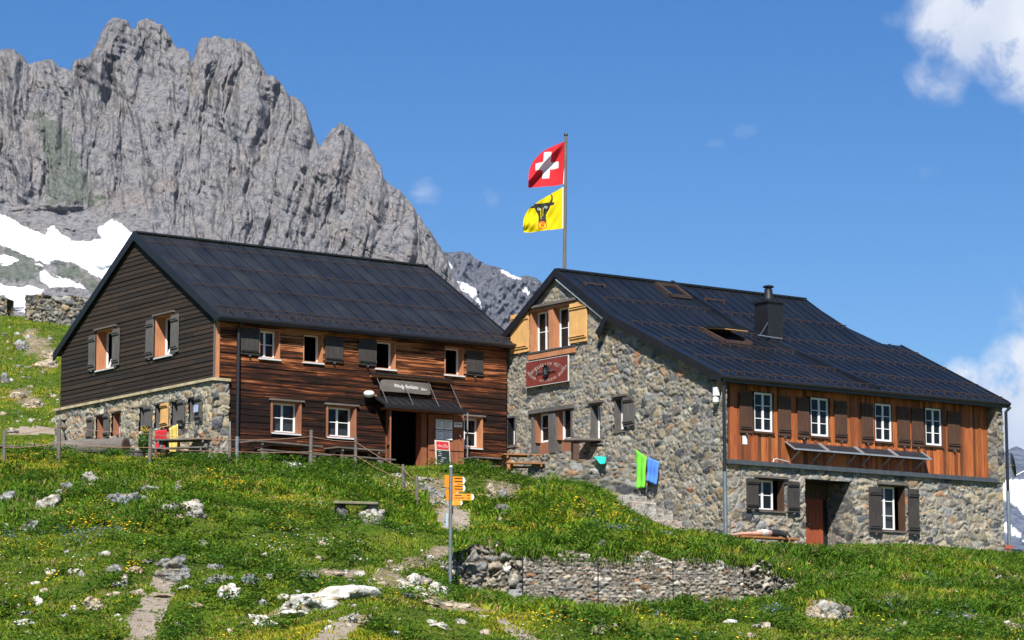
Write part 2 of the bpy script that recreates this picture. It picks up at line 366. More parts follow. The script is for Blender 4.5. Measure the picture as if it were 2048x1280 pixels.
# ------------------------------------------------------------ terrain
CP = []
def cp(px, py, Y): p = at(px, py, Y); CP.append((p[0], p[1], p[2]))
def cw(x, y, z): CP.append((x, y, z))
for px in (-250, 250, 750, 1250, 1750, 2300): cp(px, 1290, 52); cp(px, 1345, 46)
for x in (-14, 0, 14): cw(x, 30, .1); cw(x, 15, -1.2); cw(x, 4, -1.7)
for px, l in {
    -150: [(1200, 57), (1130, 62), (1060, 66), (1000, 70), (950, 73.5), (915, 76)],
    120: [(1200, 56), (1130, 61), (1060, 66), (1005, 69.5), (950, 74), (912, 76.5)],
    330: [(1200, 56), (1140, 60), (1060, 65), (1005, 69.5), (955, 74), (922, 76.5)],
    520: [(1210, 55.5), (1140, 60.5), (1060, 66), (1000, 70.5), (950, 75), (928, 77)],
    700: [(1215, 55), (1150, 60), (1100, 64), (1040, 69), (990, 73), (950, 76.5), (937, 78)],
    860: [(1230, 55), (1180, 61), (1130, 64.5), (1080, 69), (1050, 71.5), (1000, 75.5), (962, 79)],
    1000: [(1245, 55), (1210, 63)],
    1200: [(1255, 55), (1208, 64.5)],
    1400: [(1258, 55), (1205, 65)],
    1560: [(1255, 55.5), (1198, 65.5)],
    1700: [(1250, 57), (1200, 64), (1150, 70), (1118, 74.2), (1108, 76)],
    1850: [(1250, 57), (1200, 64.5), (1150, 71), (1118, 75.5), (1106, 77.5)],
    2020: [(1250, 57), (1200, 66), (1160, 73), (1130, 78), (1122, 80)],
    2200: [(1250, 58), (1200, 67), (1170, 75)]}.items():
    for py, Y in l: cp(px, py, Y)
# ground above the gabion wall, the mound, and the strip along the stone hut
for px, py, Y in [(940, 1095, 67), (1010, 1088, 68.0), (1120, 1090, 68.0), (1250, 1090, 68), (1400, 1100, 68.2), (1540, 1120, 68.8), (1010, 1060, 71), (1150, 1062, 71.5), (1280, 1075, 71.5), (1420, 1085, 73), (1560, 1104, 73.5),
                  (1010, 1010, 74.5), (1130, 1000, 75), (1230, 1020, 75.3), (1330, 1079, 75.8), (1000, 965, 78.5), (1100, 975, 78.5), (1200, 990, 78.6), (1290, 1044, 77.7), (1440, 1097, 76.3), (1530, 1106, 76.2), (1600, 1108, 76.2)]: cp(px, py, Y)
# terraces at the two huts
for x, y, z in [(0.5, -1.5, 7.32), (3, -1.6, 7.40), (6.2, -1.4, 7.56), (9, -1.6, 7.6), (5, 3, 7.5), (10, 5, 7.7), (0, 5, 7.6), (3, 9, 8.2)]: p = FA.W(x, y, z); cw(*p)
for x, y, z in [(-1.5, .5, 7.30), (-1.5, 3, 7.45), (-1.5, 6, 7.7), (-1.2, 9, 8.2), (-1.5, 11.5, 8.7)]: p = FA.W(x, y, z); cw(*p)
for x, y, z in [(1.5, -.7, 4.74), (3.6, -.6, 4.76), (6, -.7, 4.82), (9, -.7, 4.78), (11.2, -.6, 4.7), (3, 3, 4.85), (8, 4, 4.8), (3, 8, 6.2), (9, 9, 4.9)]: p = FB.W(x, y, z); cw(*p)
for x, y, z in [(-.6, 1.0, 4.9), (-.6, 3.2, 5.85), (-.8, 5, 6.7), (-.8, 7, 6.95), (-1, 9, 7.3)]: p = FB.W(x, y, z); cw(*p)
for px, py, Y in [(60, 885, 87), (60, 850, 91), (60, 800, 96), (60, 740, 102), (60, 680, 108), (70, 638, 113), (-150, 880, 88), (-150, 780, 98), (-150, 660, 108), (-150, 590, 116), (180, 640, 114), (350, 660, 116)]: cp(px, py, Y)
for x, y, z in [(-20, 122, 15.5), (-20, 140, 12), (-5, 115, 12), (10, 110, 7), (24, 96, 2.5), (22, 88, 3.6), (30, 110, -2), (30, 80, 2.5), (-30, 70, 6.5), (-32, 95, 12), (28, 60, 1.5), (-28, 50, 1.5), (0, 100, 9), (5, 140, 4), (30, 140, -8)]: cw(x, y, z)
CP = np.array(CP)
def tpsK(d2): return np.where(d2 > 1e-9, .5 * d2 * np.log(d2 + 1e-12), 0)
n_ = len(CP); cx_ = CP[:, 0] / 30; cy_ = CP[:, 1] / 30
Km = tpsK((cx_[:, None] - cx_[None]) ** 2 + (cy_[:, None] - cy_[None]) ** 2) + np.eye(n_) * 2e-4
Pm = np.stack([np.ones(n_), cx_, cy_], 1); A_ = np.zeros((n_ + 3, n_ + 3)); A_[:n_, :n_] = Km; A_[:n_, n_:] = Pm; A_[n_:, :n_] = Pm.T
wt = np.linalg.solve(A_, np.concatenate([CP[:, 2], [0, 0, 0]]))
# course of the gabion wall (world points left to right: foot and top)
GW = [(at(902, 1196, 64.6), 1118), (at(960, 1206, 64.9), 1100), (at(1040, 1208, 65.2), 1112), (at(1180, 1210, 65.3), 1118), (at(1330, 1208, 65.4), 1118), (at(1450, 1202, 65.7), 1122), (at(1540, 1196, 66.2), 1138), (at(1600, 1186, 66.9), 1162)]
gwx = np.array([g[0][0] for g in GW]); gwy = np.array([g[0][1] for g in GW]); gwz = np.array([g[0][2] for g in GW])
gwt = np.array([at(1024 + g[0][0] / g[0][1] * FPX, g[1], g[0][1])[2] for g in GW])
def hgt(x, y):
    x = np.asarray(x, float); y = np.asarray(y, float); sh = x.shape; xf = x.ravel(); yf = y.ravel(); out = np.empty(len(xf))
    for a in range(0, len(xf), 20000):
        X = xf[a:a + 20000] / 30; Y = yf[a:a + 20000] / 30
        out[a:a + 20000] = tpsK((X[:, None] - cx_[None]) ** 2 + (Y[:, None] - cy_[None]) ** 2) @ wt[:n_] + wt[n_] + wt[n_ + 1] * X + wt[n_ + 2] * Y
    # step at the retaining wall: low side in front, fill behind
    inside = (xf > gwx[0] - .2) & (xf < gwx[-1] + .2)
    wy = np.interp(xf, gwx, gwy); wf = np.interp(xf, gwx, gwz); wtp = np.interp(xf, gwx, gwt)
    fade = np.clip(np.minimum(xf - gwx[0] + .2, gwx[-1] + .2 - xf) / .8, 0, 1)
    dy = yf - wy
    low = np.minimum(out, wf + .05 + np.clip(-dy, 0, 9) * -.05)
    hi = np.maximum(out, wtp + .03 + np.clip(dy, 0, 3) * .04)
    tgt = np.where(dy < .12, np.where(dy > -1.5, low, out), np.where(dy < 2.5, hi, out))
    out = np.where(inside, out * (1 - fade) + tgt * fade, out)
    amp = np.clip((np.hypot(xf, yf) - 20) / 40, 0, 1)
    amp2 = np.clip((yf - 88) / 12, 0, 1)
    r = (fbm(xf / 2.6, yf / 2.6, 3, 4) - .5) * np.where(yf < 70, 1.0, .75) + (fbm(xf / .9, yf / .9, 9, 3) - .5) * .26 + (fbm(xf / 5, yf / 5, 33, 4) - .5) * 2.2 * amp2
    # keep the terraces round the huts even
    la = (xf - FA.o[0]) * FA.u[0] + (yf - FA.o[1]) * FA.u[1]; ga = (xf - FA.o[0]) * FA.g[0] + (yf - FA.o[1]) * FA.g[1]
    fl = np.clip(np.maximum(np.maximum(-la - 2, la - 12), np.maximum(-ga - 2.4, ga - 12)) / 1.5, 0.12, 1)
    lb = (xf - FB.o[0]) * FB.u[0] + (yf - FB.o[1]) * FB.u[1]; gb = (xf - FB.o[0]) * FB.g[0] + (yf - FB.o[1]) * FB.g[1]
    fl2 = np.clip(np.maximum(np.maximum(-lb - 1.2, lb - 12), np.maximum(-gb - 1, gb - 12)) / 1.5, 0.12, 1)
    damp = np.where(yf > 73, .45, 1.0); damp = np.where((xf > 4.8) & (xf < 13) & (yf > 72.5) & (yf < 82), .12, damp)
    return (out + r * amp * fl * fl2 * damp).reshape(sh)
def ghit(px, py, y0=47, y1=125):
    r = ray(px, py); r = r / r[1]; Ys = np.arange(y0, y1, .06); h = hgt(r[0] * Ys, Ys); z = r[2] * Ys
    k = np.nonzero(h >= z)[0]
    i = k[0] if len(k) else int(np.argmin(z - h))
    return Vector((r[0] * Ys[i], Ys[i], max(h[i], z[i])))
def gz(x, y): return float(hgt(np.array([x]), np.array([y]))[0])
def pxy(x, y, z):
    d = y * cos(PITCH) + z * sin(PITCH); return 1024 + FPX * x / d, 640 - FPX * (-y * sin(PITCH) + z * cos(PITCH)) / d
PATHS = [[(322, 1118), (366, 1140), (370, 1156), (346, 1176), (350, 1192), (334, 1212), (336, 1232), (318, 1252), (322, 1300), (236, 1300), (252, 1262), (250, 1236), (272, 1212), (282, 1196), (306, 1182), (298, 1160)],
         [(858, 1012), (880, 1022), (902, 1008), (922, 1020), (950, 1018), (938, 1040), (946, 1060), (922, 1072), (905, 1062), (884, 1058), (872, 1038)],
         [(975, 1232), (1012, 1238), (1115, 1290), (1060, 1300), (1000, 1256)],
         [(690, 1228), (746, 1230), (722, 1256), (660, 1300), (585, 1300), (640, 1262)],
         [(15, 862), (55, 850), (120, 858), (118, 872), (20, 872)]]
BARES = [[(760, 1135), (830, 1110), (880, 1095), (905, 1100), (880, 1125), (800, 1150), (850, 1180), (900, 1200), (890, 1215), (820, 1195), (740, 1160)],
         [(590, 1135), (720, 1140), (710, 1155), (590, 1150)], [(845, 955), (905, 955), (930, 1015), (865, 1020)],
         [(970, 960), (1040, 970), (1030, 1010), (975, 1005)], [(30, 770), (60, 780), (85, 815), (60, 820), (25, 790)], [(560, 1215), (600, 1195), (640, 1200), (560, 1235), (530, 1230)],
         [(890, 1195), (1000, 1218), (1000, 1228), (850, 1215)], [(45, 650), (100, 680), (105, 715), (60, 710)], [(1600, 1200), (1690, 1195), (1700, 1235), (1620, 1240)]]
xs = np.concatenate([np.linspace(-400, -60, 10), np.arange(-56, -24, 2.5), np.arange(-24, -13, .25), np.arange(-13, 13, .12), np.arange(13, 24.01, .25), np.arange(26, 58, 2.5), np.linspace(62, 400, 10)])
ys = np.concatenate([np.arange(-40, 44, 4), np.arange(44, 49, .25), np.arange(49, 74, .12), np.arange(74, 92, .2), np.arange(92, 128, .45), np.arange(130, 170, 4), np.linspace(180, 1200, 14)])
X, Y = np.meshgrid(xs, ys); Xc = np.clip(X, -44, 44); Yc = np.clip(Y, 2, 150)
Z = hgt(Xc, Yc); far = np.clip(np.hypot(X - Xc, Y - Yc) / 300, 0, 3)
Z = Z - far * 40
nx = len(xs); ny = len(ys)
idx = np.arange(nx * ny).reshape(ny, nx); Fc = np.stack([idx[:-1, :-1], idx[:-1, 1:], idx[1:, 1:], idx[1:, :-1]], -1).reshape(-1, 4)
V = np.stack([X.ravel(), Y.ravel(), Z.ravel()], 1)
PX, PY = pxy(V[:, 0], np.maximum(V[:, 1], 1), V[:, 2])
jx = (fbm(V[:, 0] * 2, V[:, 1] * 2, 51, 3) - .5) * 26; jy = (fbm(V[:, 0] * 2, V[:, 1] * 2, 71, 3) - .5) * 14
near = (V[:, 1] > 44) & (V[:, 1] < 115)
bare = np.zeros(len(V))
for P in BARES: bare = np.maximum(bare, inpoly(PX + jx, PY + jy, P) * near)
pth = np.zeros(len(V), bool)
for P in PATHS: pth |= inpoly(PX + jx * .7, PY + jy * .7, P) & near
gyard = np.zeros(len(V))
for F_, (a, b, c, d) in ((FA, (-1.2, 11, -1.3, 10)), (FB, (-.2, 12, -.5, 11))):
    l = (V[:, 0] - F_.o[0]) * F_.u[0] + (V[:, 1] - F_.o[1]) * F_.u[1]; g = (V[:, 0] - F_.o[0]) * F_.g[0] + (V[:, 1] - F_.o[1]) * F_.g[1]
    gyard = np.maximum(gyard, ((l > a) & (l < b) & (g > c) & (g < d)).astype(float))
bare2 = np.clip(np.maximum(bare * (.35 + fbm(V[:, 0] * 1.5, V[:, 1] * 1.5, 5, 3)), gyard), 0, 1)
def groundfn(t, b):
    v = coords(t); n1 = noise(t, v, .8, 6, .6); n2 = noise(t, v, 9, 6, .7); n3 = noise(t, v, 45, 3, .6)
    g = ramp(t, n1, [(.3, (.045, .085, .008)), (.5, (.08, .13, .012)), (.7, (.12, .14, .02))])
    g = mixc(t, 1, g, ramp(t, n2, [(.3, (.5, .5, .5)), (.7, (1.3, 1.3, 1.3))]), 'MULTIPLY')
    s = ramp(t, n2, [(.3, (.12, .085, .05)), (.5, (.26, .20, .14)), (.7, (.46, .41, .34))])
    c = mixc(t, attr(t, 'bare')['Fac'], g, s); c = mixc(t, 1, c, ramp(t, n3, [(.3, (.7, .7, .7)), (.7, (1.25, 1.25, 1.25))]), 'MULTIPLY')
    t.links.new(c, b.inputs['Base Color']); bump(t, b, n2, .8, .08)
M['ground'] = mat('alpine turf', rough=.95, spec=.1, fn=groundfn)
def pathfn(t, b):
    v = coords(t); n1 = noise(t, v, 1.2, 4); n2 = noise(t, v, 16, 8, .75); n3 = noise(t, v, 60, 2)
    c = ramp(t, n2, [(.25, (.14, .11, .085)), (.5, (.30, .25, .20)), (.75, (.50, .45, .38))])
    c = mixc(t, 1, c, ramp(t, n3, [(.3, (.75, .75, .75)), (.7, (1.2, 1.2, 1.2))]), 'MULTIPLY')
    t.links.new(c, b.inputs['Base Color']); bump(t, b, n2, .7, .05)
M['path'] = mat('gravel path', rough=.95, spec=.1, fn=pathfn)
fp = pth[Fc].sum(1) >= 3
me = npmesh('ground', V, Fc[~fp], attrs={'bare': bare2}); tag(link('ground', me, M['ground'], smooth=True), kind='structure')
Vp = V[np.unique(Fc[fp])]; remap = np.full(len(V), -1); remap[np.unique(Fc[fp])] = np.arange(len(Vp))
me = npmesh('path', Vp, remap[Fc[fp]]); tag(link('path', me, M['path'], smooth=True), kind='structure')
# ------------------------------------------------------------ grass, herbs and flowers
def region(x, y, z, P): a, b = pxy(x, y, z); return inpoly(a, b, P)
def foot(x, y):
    m = np.zeros(len(x), bool)
    for F_, (a, b, c, d) in ((FA, (-.15, 11, -1.25, 10)), (FB, (-.15, 11.3, -.12, 11))):
        l = (x - F_.o[0]) * F_.u[0] + (y - F_.o[1]) * F_.u[1]; g = (x - F_.o[0]) * F_.g[0] + (y - F_.o[1]) * F_.g[1]; m |= (l > a) & (l < b) & (g > c) & (g < d)
    l = (x - FB.o[0]) * FB.u[0] + (y - FB.o[1]) * FB.u[1]; g = (x - FB.o[0]) * FB.g[0] + (y - FB.o[1]) * FB.g[1]
    m |= (l > -.95) & (l < .2) & (g > .3) & (g < 4.6)
    m |= (l > -2.5) & (l < .2) & (g > 4.4) & (g < 11)
    return m
LUSH = [[(870, 1010), (1060, 1000), (1100, 960), (1290, 1010), (1340, 1075), (1450, 1085), (1500, 1110), (1400, 1105), (1200, 1060), (1050, 1060)],
        [(1440, 1085), (2060, 1100), (2060, 1230), (1850, 1240), (1700, 1230), (1590, 1170), (1480, 1125)], [(900, 1060), (1050, 1075), (1600, 1120), (1600, 1140), (1400, 1120), (1000, 1110), (900, 1120)],
        [(0, 940), (260, 935), (450, 930), (620, 940), (790, 960), (780, 1000), (500, 985), (440, 1020), (200, 1060), (0, 1060)], [(890, 1195), (1600, 1190), (1640, 1215), (1200, 1235), (1000, 1225)],
        [(690, 960), (850, 980), (870, 1060), (760, 1060)]]
def tufts(n, y0, y1, seed, xlim=None):
    r = np.random.default_rng(seed); y = r.uniform(y0, y1, n); w = .19 * y + 5; x = r.uniform(-1, 1, n) * (.19 * y1 + 5); k = np.abs(x) < w
    if xlim: k &= (x > xlim[0]) & (x < xlim[1])
    x = x[k]; y = y[k]; z = hgt(x, y); px, py = pxy(x, y, z); m = ~foot(x, y)
    wyl = np.interp(x, gwx, gwy); m &= ~((x > gwx[0]) & (x < gwx[-1]) & (np.abs(y - wyl) < .14))
    jx = (fbm(x * 2, y * 2, 51, 3) - .5) * 26; jy = (fbm(x * 2, y * 2, 71, 3) - .5) * 14; b = np.zeros(len(x), bool); p = np.zeros(len(x), bool)
    for P in BARES: b |= inpoly(px + jx, py + jy, P)
    for P in PATHS: p |= inpoly(px + jx * .35, py + jy * .35, P)
    m &= (~p | (r.random(len(x)) < .09)) & ~(b & (r.random(len(x)) < .78) & (y < 115))
    lush = np.zeros(len(x))
    for P in LUSH: lush = np.maximum(lush, inpoly(px + jx, py + jy, P) * 1.)
    return x[m], y[m], z[m], px[m], py[m], lush[m], b[m], r
def build_grass(name, n, y0, y1, seed, nb, xlim=None, sc=1.0):
    x, y, z, px, py, lush, b, r = tufts(n, y0, y1, seed, xlim); T = len(x)
    nz = fbm(x * .8, y * .8, 101, 3); nz2 = fbm(x * 2.5, y * 2.5, 131, 3); nz3 = fbm(x * .35, y * .35, 151, 3)
    H = (.045 + .07 * np.clip((nz - .3) * 2, 0, 1.3) + lush * np.where(x < -1, .55, 1) * (.03 + .14 * np.clip((nz2 - .35) * 3, 0, 1))) * r.uniform(.7, 1.4, T) * sc; H = np.where(b, H * .6, H) * np.where(lush > 0, 1, .78)
    for (ax_, ay_) in ((712, 1050), (748, 1052), (690, 1052)):
        q_ = ghit(ax_, ay_); H = np.where((np.abs(x - q_.x) < .34) & (y > q_.y - 1.3) & (y < q_.y + .5), H * .35, H)
    H = np.where((px > 1225) & (px < 1430) & (y > 74.2), H * .4, H)
    H = np.where((px > 1430) & (px < 1680) & (y > 73), H * .3, H)
    base = np.array([[.215, .325, .020], [.145, .245, .015], [.060, .125, .010], [.33, .36, .03], [.40, .33, .13]])
    sel = np.clip(nz * 1.9 - .45 + r.normal(0, .22, T), 0, .999); pal = np.where((sel < .22)[:, None], base[2], np.where((sel < .45)[:, None], base[1], np.where((sel < .78)[:, None], base[0], base[3])))
    pal = np.where((lush > 0)[:, None] & (r.random(T) < .62)[:, None], base[1] * np.array([.80, 1.05, 1]), pal)
    pal = np.where((r.random(T) < (.05 + .30 * b + .10 * (nz3 > .56)))[:, None], base[4], pal)
    yel = np.clip((fbm(x * .25, y * .25, 171, 3) - .5) * 5, 0, 1)[:, None]; pal = pal * (1 + yel * np.array([.6, .28, 0]))
    N_ = T * nb; ti = np.repeat(np.arange(T), nb); a = r.uniform(0, 2 * pi, N_); rad = r.uniform(0, .11, N_) * (1 + lush[ti] * .3)
    bx = x[ti] + cos_(a) * rad; by = y[ti] + sin_(a) * rad; bz = z[ti] - .02
    la = a + r.normal(0, .9, N_); ln = r.uniform(.2, 1.0, N_) * H[ti]; hh = H[ti] * r.uniform(.6, 1.15, N_); wd = r.uniform(.008, .017, N_) * (1 + .5 * lush[ti])
    wa = r.uniform(0, pi, N_); wx = cos_(wa) * wd; wy = sin_(wa) * wd
    v0 = np.stack([bx - wx, by - wy, bz], 1); v1 = np.stack([bx + wx, by + wy, bz], 1)
    mx = bx + cos_(la) * ln * .35; my = by + sin_(la) * ln * .35; mz = bz + hh * .65
    v2 = np.stack([mx + wx * .8, my + wy * .8, mz], 1); v3 = np.stack([mx - wx * .8, my - wy * .8, mz], 1)
    v4 = np.stack([bx + cos_(la) * ln, by + sin_(la) * ln, bz + hh], 1)
    V = np.stack([v0, v1, v2, v3, v4], 1).reshape(-1, 3); k = np.arange(N_) * 5
    F = np.concatenate([np.stack([k, k + 1, k + 2], 1), np.stack([k, k + 2, k + 3], 1), np.stack([k + 3, k + 2, k + 4], 1)])
    c = pal[ti] * r.uniform(.7, 1.3, N_)[:, None]; C = np.repeat(c, 5, 0)
    me = npmesh(name, V, F, cols=C); return tag(link(name, me, M['grass']), kind='stuff')
cos_ = np.cos; sin_ = np.sin
GQ = 1.0
tag(build_grass('meadow_grass', int(112000 * GQ), 46, 66, 1, 9), 'short bright green alpine grass of the near meadow', 'grass')
tag(build_grass('meadow_grass', int(90000 * GQ), 66, 86, 2, 7), 'green grass on the slope and bank below the huts', 'grass')
tag(build_grass('hillside_grass', int(70000 * GQ), 84, 120, 3, 6, xlim=(-24, -6), sc=1.5), 'rough grass on the hillside behind the timber hut', 'grass')
tag(build_grass('bank_grass', int(22000 * GQ), 84, 92, 4, 6, xlim=(12, 22)), 'grass on the bank at the far corner of the stone hut', 'grass')
def leaves(name, n, y0, y1, seed, nb, size, cols, dens):
    x, y, z, px, py, lush, b, r = tufts(n, y0, y1, seed); k = dens(x, y, px, py, lush, r); x, y, z = x[k], y[k], z[k]; T = len(x); N_ = T * nb; ti = np.repeat(np.arange(T), nb)
    a = r.uniform(0, 2 * pi, N_); rad = r.uniform(.02, .16, N_); s = r.uniform(.5, 1.2, N_) * size; H = r.uniform(.04, .26, N_)
    c0 = np.stack([x[ti] + cos_(a) * rad, y[ti] + sin_(a) * rad, z[ti] + H], 1); d = np.stack([cos_(a), sin_(a), r.uniform(-.5, .7, N_)], 1); w = np.stack([-sin_(a), cos_(a), r.uniform(-.4, .4, N_)], 1)
    V = np.stack([c0 - d * s[:, None], c0 - w * s[:, None] * .45, c0 + d * s[:, None], c0 + w * s[:, None] * .45], 1).reshape(-1, 3); F = np.arange(N_ * 4).reshape(-1, 4)
    pc = np.array(cols)[r.integers(0, len(cols), T)][ti] * r.uniform(.7, 1.35, N_)[:, None]; me = npmesh(name, V, F, cols=np.repeat(pc, 4, 0)); return tag(link(name, me, M['grass']), kind='stuff')
tag(leaves('leafy_herbs', 110000, 47, 84, 21, 7, .055, [(.085, .19, .014), (.12, .23, .016), (.05, .12, .012)], lambda x, y, px, py, l, r: fbm(x * 1.1, y * 1.1, 201, 3) + .07 * (l > 0) + r.normal(0, .05, len(x)) > .585), 'dark broad-leaved herbs among the taller grass', 'herbs')
def flowers(name, label, cols, spots, scatter, size, seed, zlo=.08, zhi=.22):
    """spots: (px,py,radius_x_m,radius_y_m,count)"""
    r = np.random.default_rng(seed); xs_, ys_ = [], []
    for (px, py, rx, ry, n) in spots:
        g = ghit(px, py); q = r.normal(0, .5, (int(n), 2)); xs_ += list(g.x + q[:, 0] * rx); ys_ += list(g.y + q[:, 1] * ry)
    if scatter:
        x, y, z, px, py, lush, b, r2 = tufts(scatter, 47, 112, seed + 9); m = fbm(x * .6, y * .6, seed, 3) + r2.normal(0, .08, len(x)) > .54; m &= (y < 84) | (x < -7); xs_ += list(x[m]); ys_ += list(y[m])
    x = np.array(xs_); y = np.array(ys_); m = ~foot(x, y); x = x[m]; y = y[m]; z = hgt(x, y) + r.uniform(zlo, zhi, len(x)); N_ = len(x); s = r.uniform(.6, 1.3, N_) * size
    V = []; a = r.uniform(0, 2 * pi, N_); c0 = np.stack([x, y, z], 1); ti = r.uniform(-.5, .5, (N_, 2))
    for k in range(6): t = a + k * pi / 3; V.append(c0 + np.stack([cos_(t) * s, sin_(t) * s, (cos_(t) * ti[:, 0] + sin_(t) * ti[:, 1] - .0) * s + (.35 * s)], 1))
    V = np.stack([c0] + V, 1).reshape(-1, 3); k = np.arange(N_) * 7; F = np.concatenate([np.stack([k, k + 1 + j, k + 1 + (j + 1) % 6], 1) for j in range(6)])
    C = np.array(cols)[r.integers(0, len(cols), N_)]; return tag(link(name, npmesh(name, V, F, cols=np.repeat(C, 7, 0)), M['flower']), label, 'flowers', kind='stuff')
flowers('yellow_flowers', 'small yellow flowers scattered over the meadow in loose drifts', [(.85, .58, .02), (.9, .66, .03), (.82, .45, .02)],
        [(425, 958, .5, 1.0, 60), (455, 975, .5, 1, 55), (470, 985, .4, .8, 35), (200, 1015, .6, 1.5, 60), (155, 1045, .6, 1, 60), (190, 1057, .5, .8, 60), (240, 1057, .5, .8, 55), (140, 1058, .4, .6, 30), (520, 985, .35, .5, 25), (85, 1110, .4, .6, 30), (20, 1115, .5, .8, 35),
         (265, 1145, .3, .8, 45), (100, 1165, .25, .4, 18), (310, 1060, .4, .7, 20), (60, 925, .6, 1.4, 20), (575, 1090, .6, 1.5, 35), (690, 1200, .5, 1.2, 25), (930, 1108, .16, .5, 25), (1130, 1025, .55, 1.6, 110), (1105, 1040, .3, .9, 35), (1160, 1018, .3, 1.0, 35), (1215, 1040, .45, 1.4, 80), (1260, 1050, .5, 1.3, 75), (1240, 1025, .4, 1, 35),
         (1570, 1148, .25, .7, 45), (1160, 1205, .4, .8, 40), (1100, 1240, .4, .8, 40), (1240, 1255, .8, 1.6, 60), (1400, 1220, .6, 1.2, 35), (1630, 1158, .3, .6, 15), (1690, 1095, .3, .5, 25), (1620, 1095, .2, .3, 22), (1450, 1225, .8, 1.5, 30), (1750, 1250, 1, 1.5, 30), (70, 740, .9, 4, 60), (100, 790, .5, 3, 60), (60, 680, .8, 3, 50), (20, 760, .5, 4, 30)],
        8500, .026, 31)
flowers('white_flowers', 'tiny white daisies dotted through the short grass', [(.75, .76, .70), (.8, .8, .78)], [(590, 938, .28, .5, 90), (705, 965, .7, .9, 50), (770, 972, .7, .7, 60), (830, 975, .5, .6, 35), (660, 1090, 1.1, 1.5, 60), (560, 1110, .6, 1.2, 40), (130, 1130, .7, 1.4, 35), (640, 1015, .3, .8, 20), (2010, 1150, .1, .1, 14), (1500, 1215, 1.2, 2, 60), (1100, 1250, 1, 2, 30), (780, 1055, 1.2, 2, 40), (560, 960, .8, 1.6, 30)], 4200, .022, 47, .06, .15)
flowers('blue_flowers', 'pale blue forget-me-nots in low drifts', [(.18, .27, .50), (.24, .33, .52), (.13, .2, .42)], [(150, 1085, .6, .8, 110), (215, 1070, .5, .7, 70), (10, 1090, .5, 1.2, 70), (1230, 1065, .5, 1.1, 110), (1280, 1060, .45, .9, 100), (1180, 1050, .4, .8, 35), (1065, 1215, .15, .6, 35), (1312, 1240, .08, .3, 20), (1540, 1230, .4, .6, 60), (1790, 1220, .5, .9, 70), (1860, 1165, .5, 1.2, 60), (1920, 1250, .5, .9, 70)], 0, .021, 53)
# long grass hanging over the lip of the retaining wall
def wallgrass():
    r = np.random.default_rng(99); T = 1500; x = r.uniform(gwx[0], gwx[-1] + .3, T); y = np.interp(x, gwx, gwy) + r.uniform(-.02, .7, T); clump = fbm(x * 1.4, y * .5, 61, 3); k = clump + r.normal(0, .05, T) > .47; x = x[k]; y = y[k]; T = len(x)
    z = np.interp(x, gwx, gwt) - .05 + r.uniform(-.08, .10, T); nb = 12; ti = np.repeat(np.arange(T), nb); N_ = T * nb; bx = x[ti] + r.normal(0, .05, N_); by = y[ti] + r.normal(0, .05, N_); bz = z[ti]
    L = r.uniform(.08, .26, N_); fx = r.normal(0, .6, N_); w = r.uniform(.008, .015, N_)
    v0 = np.stack([bx - w, by, bz], 1); v1 = np.stack([bx + w, by, bz], 1); m1 = np.stack([bx + fx * L * .3, by - L * .3, bz + L * .62], 1); tip = np.stack([bx + fx * L * .7, by - L * .9, bz + L * r.uniform(-.5, .7, N_)], 1)
    V = np.stack([v0, v1, m1 + [.8, 0, 0] * w[:, None], m1 - [.8, 0, 0] * w[:, None], tip], 1).reshape(-1, 3); k = np.arange(N_) * 5; F = np.concatenate([np.stack([k, k + 1, k + 2], 1), np.stack([k, k + 2, k + 3], 1), np.stack([k + 3, k + 2, k + 4], 1)])
    c = np.array([[.10, .20, .012], [.16, .27, .015], [.30, .26, .09], [.06, .13, .01]])[r.choice(4, N_, p=[.4, .3, .08, .22])]
    return tag(link('overhanging_grass', npmesh('overhanging_grass', V, F, cols=np.repeat(c, 5, 0)), M['grass']), 'long grass hanging over the top of the dry stone wall', 'grass', kind='stuff')
wallgrass()

# ------------------------------------------------------------ mountains
RIDGE = [(-900, 420), (-700, 300), (-520, 260), (-420, 170), (-330, 215), (-260, 130), (-200, 150), (-130, 120), (-60, 108), (0, 100), (18, 97), (35, 103), (48, 114), (55, 127), (75, 125), (100, 117), (118, 133), (142, 140), (147, 122), (160, 118), (176, 114), (190, 93), (205, 60), (216, 41), (226, 37), (240, 36), (256, 42), (266, 60), (270, 62), (275, 45), (292, 38), (306, 41), (312, 48), (326, 51), (336, 66), (348, 88), (357, 99), (370, 97), (378, 104), (383, 123), (388, 112), (394, 90), (400, 78), (412, 77), (430, 70), (446, 76), (470, 79), (494, 88), (506, 98), (520, 125), (534, 147), (545, 151), (560, 165), (575, 188), (600, 200), (611, 214), (619, 240), (630, 275), (640, 293), (650, 276), (666, 258), (680, 245), (695, 253), (706, 262), (714, 276), (724, 282), (736, 288), (746, 308), (754, 322), (763, 332), (766, 354), (786, 374), (800, 380), (815, 400), (826, 413), (842, 437), (856, 458), (872, 478), (884, 500), (896, 522), (905, 550), (935, 600), (1000, 690), (1100, 790), (1180, 850)]
def interp_ridge(R_, p): a = np.array(R_, float); return np.interp(p, a[:, 0], a[:, 1])
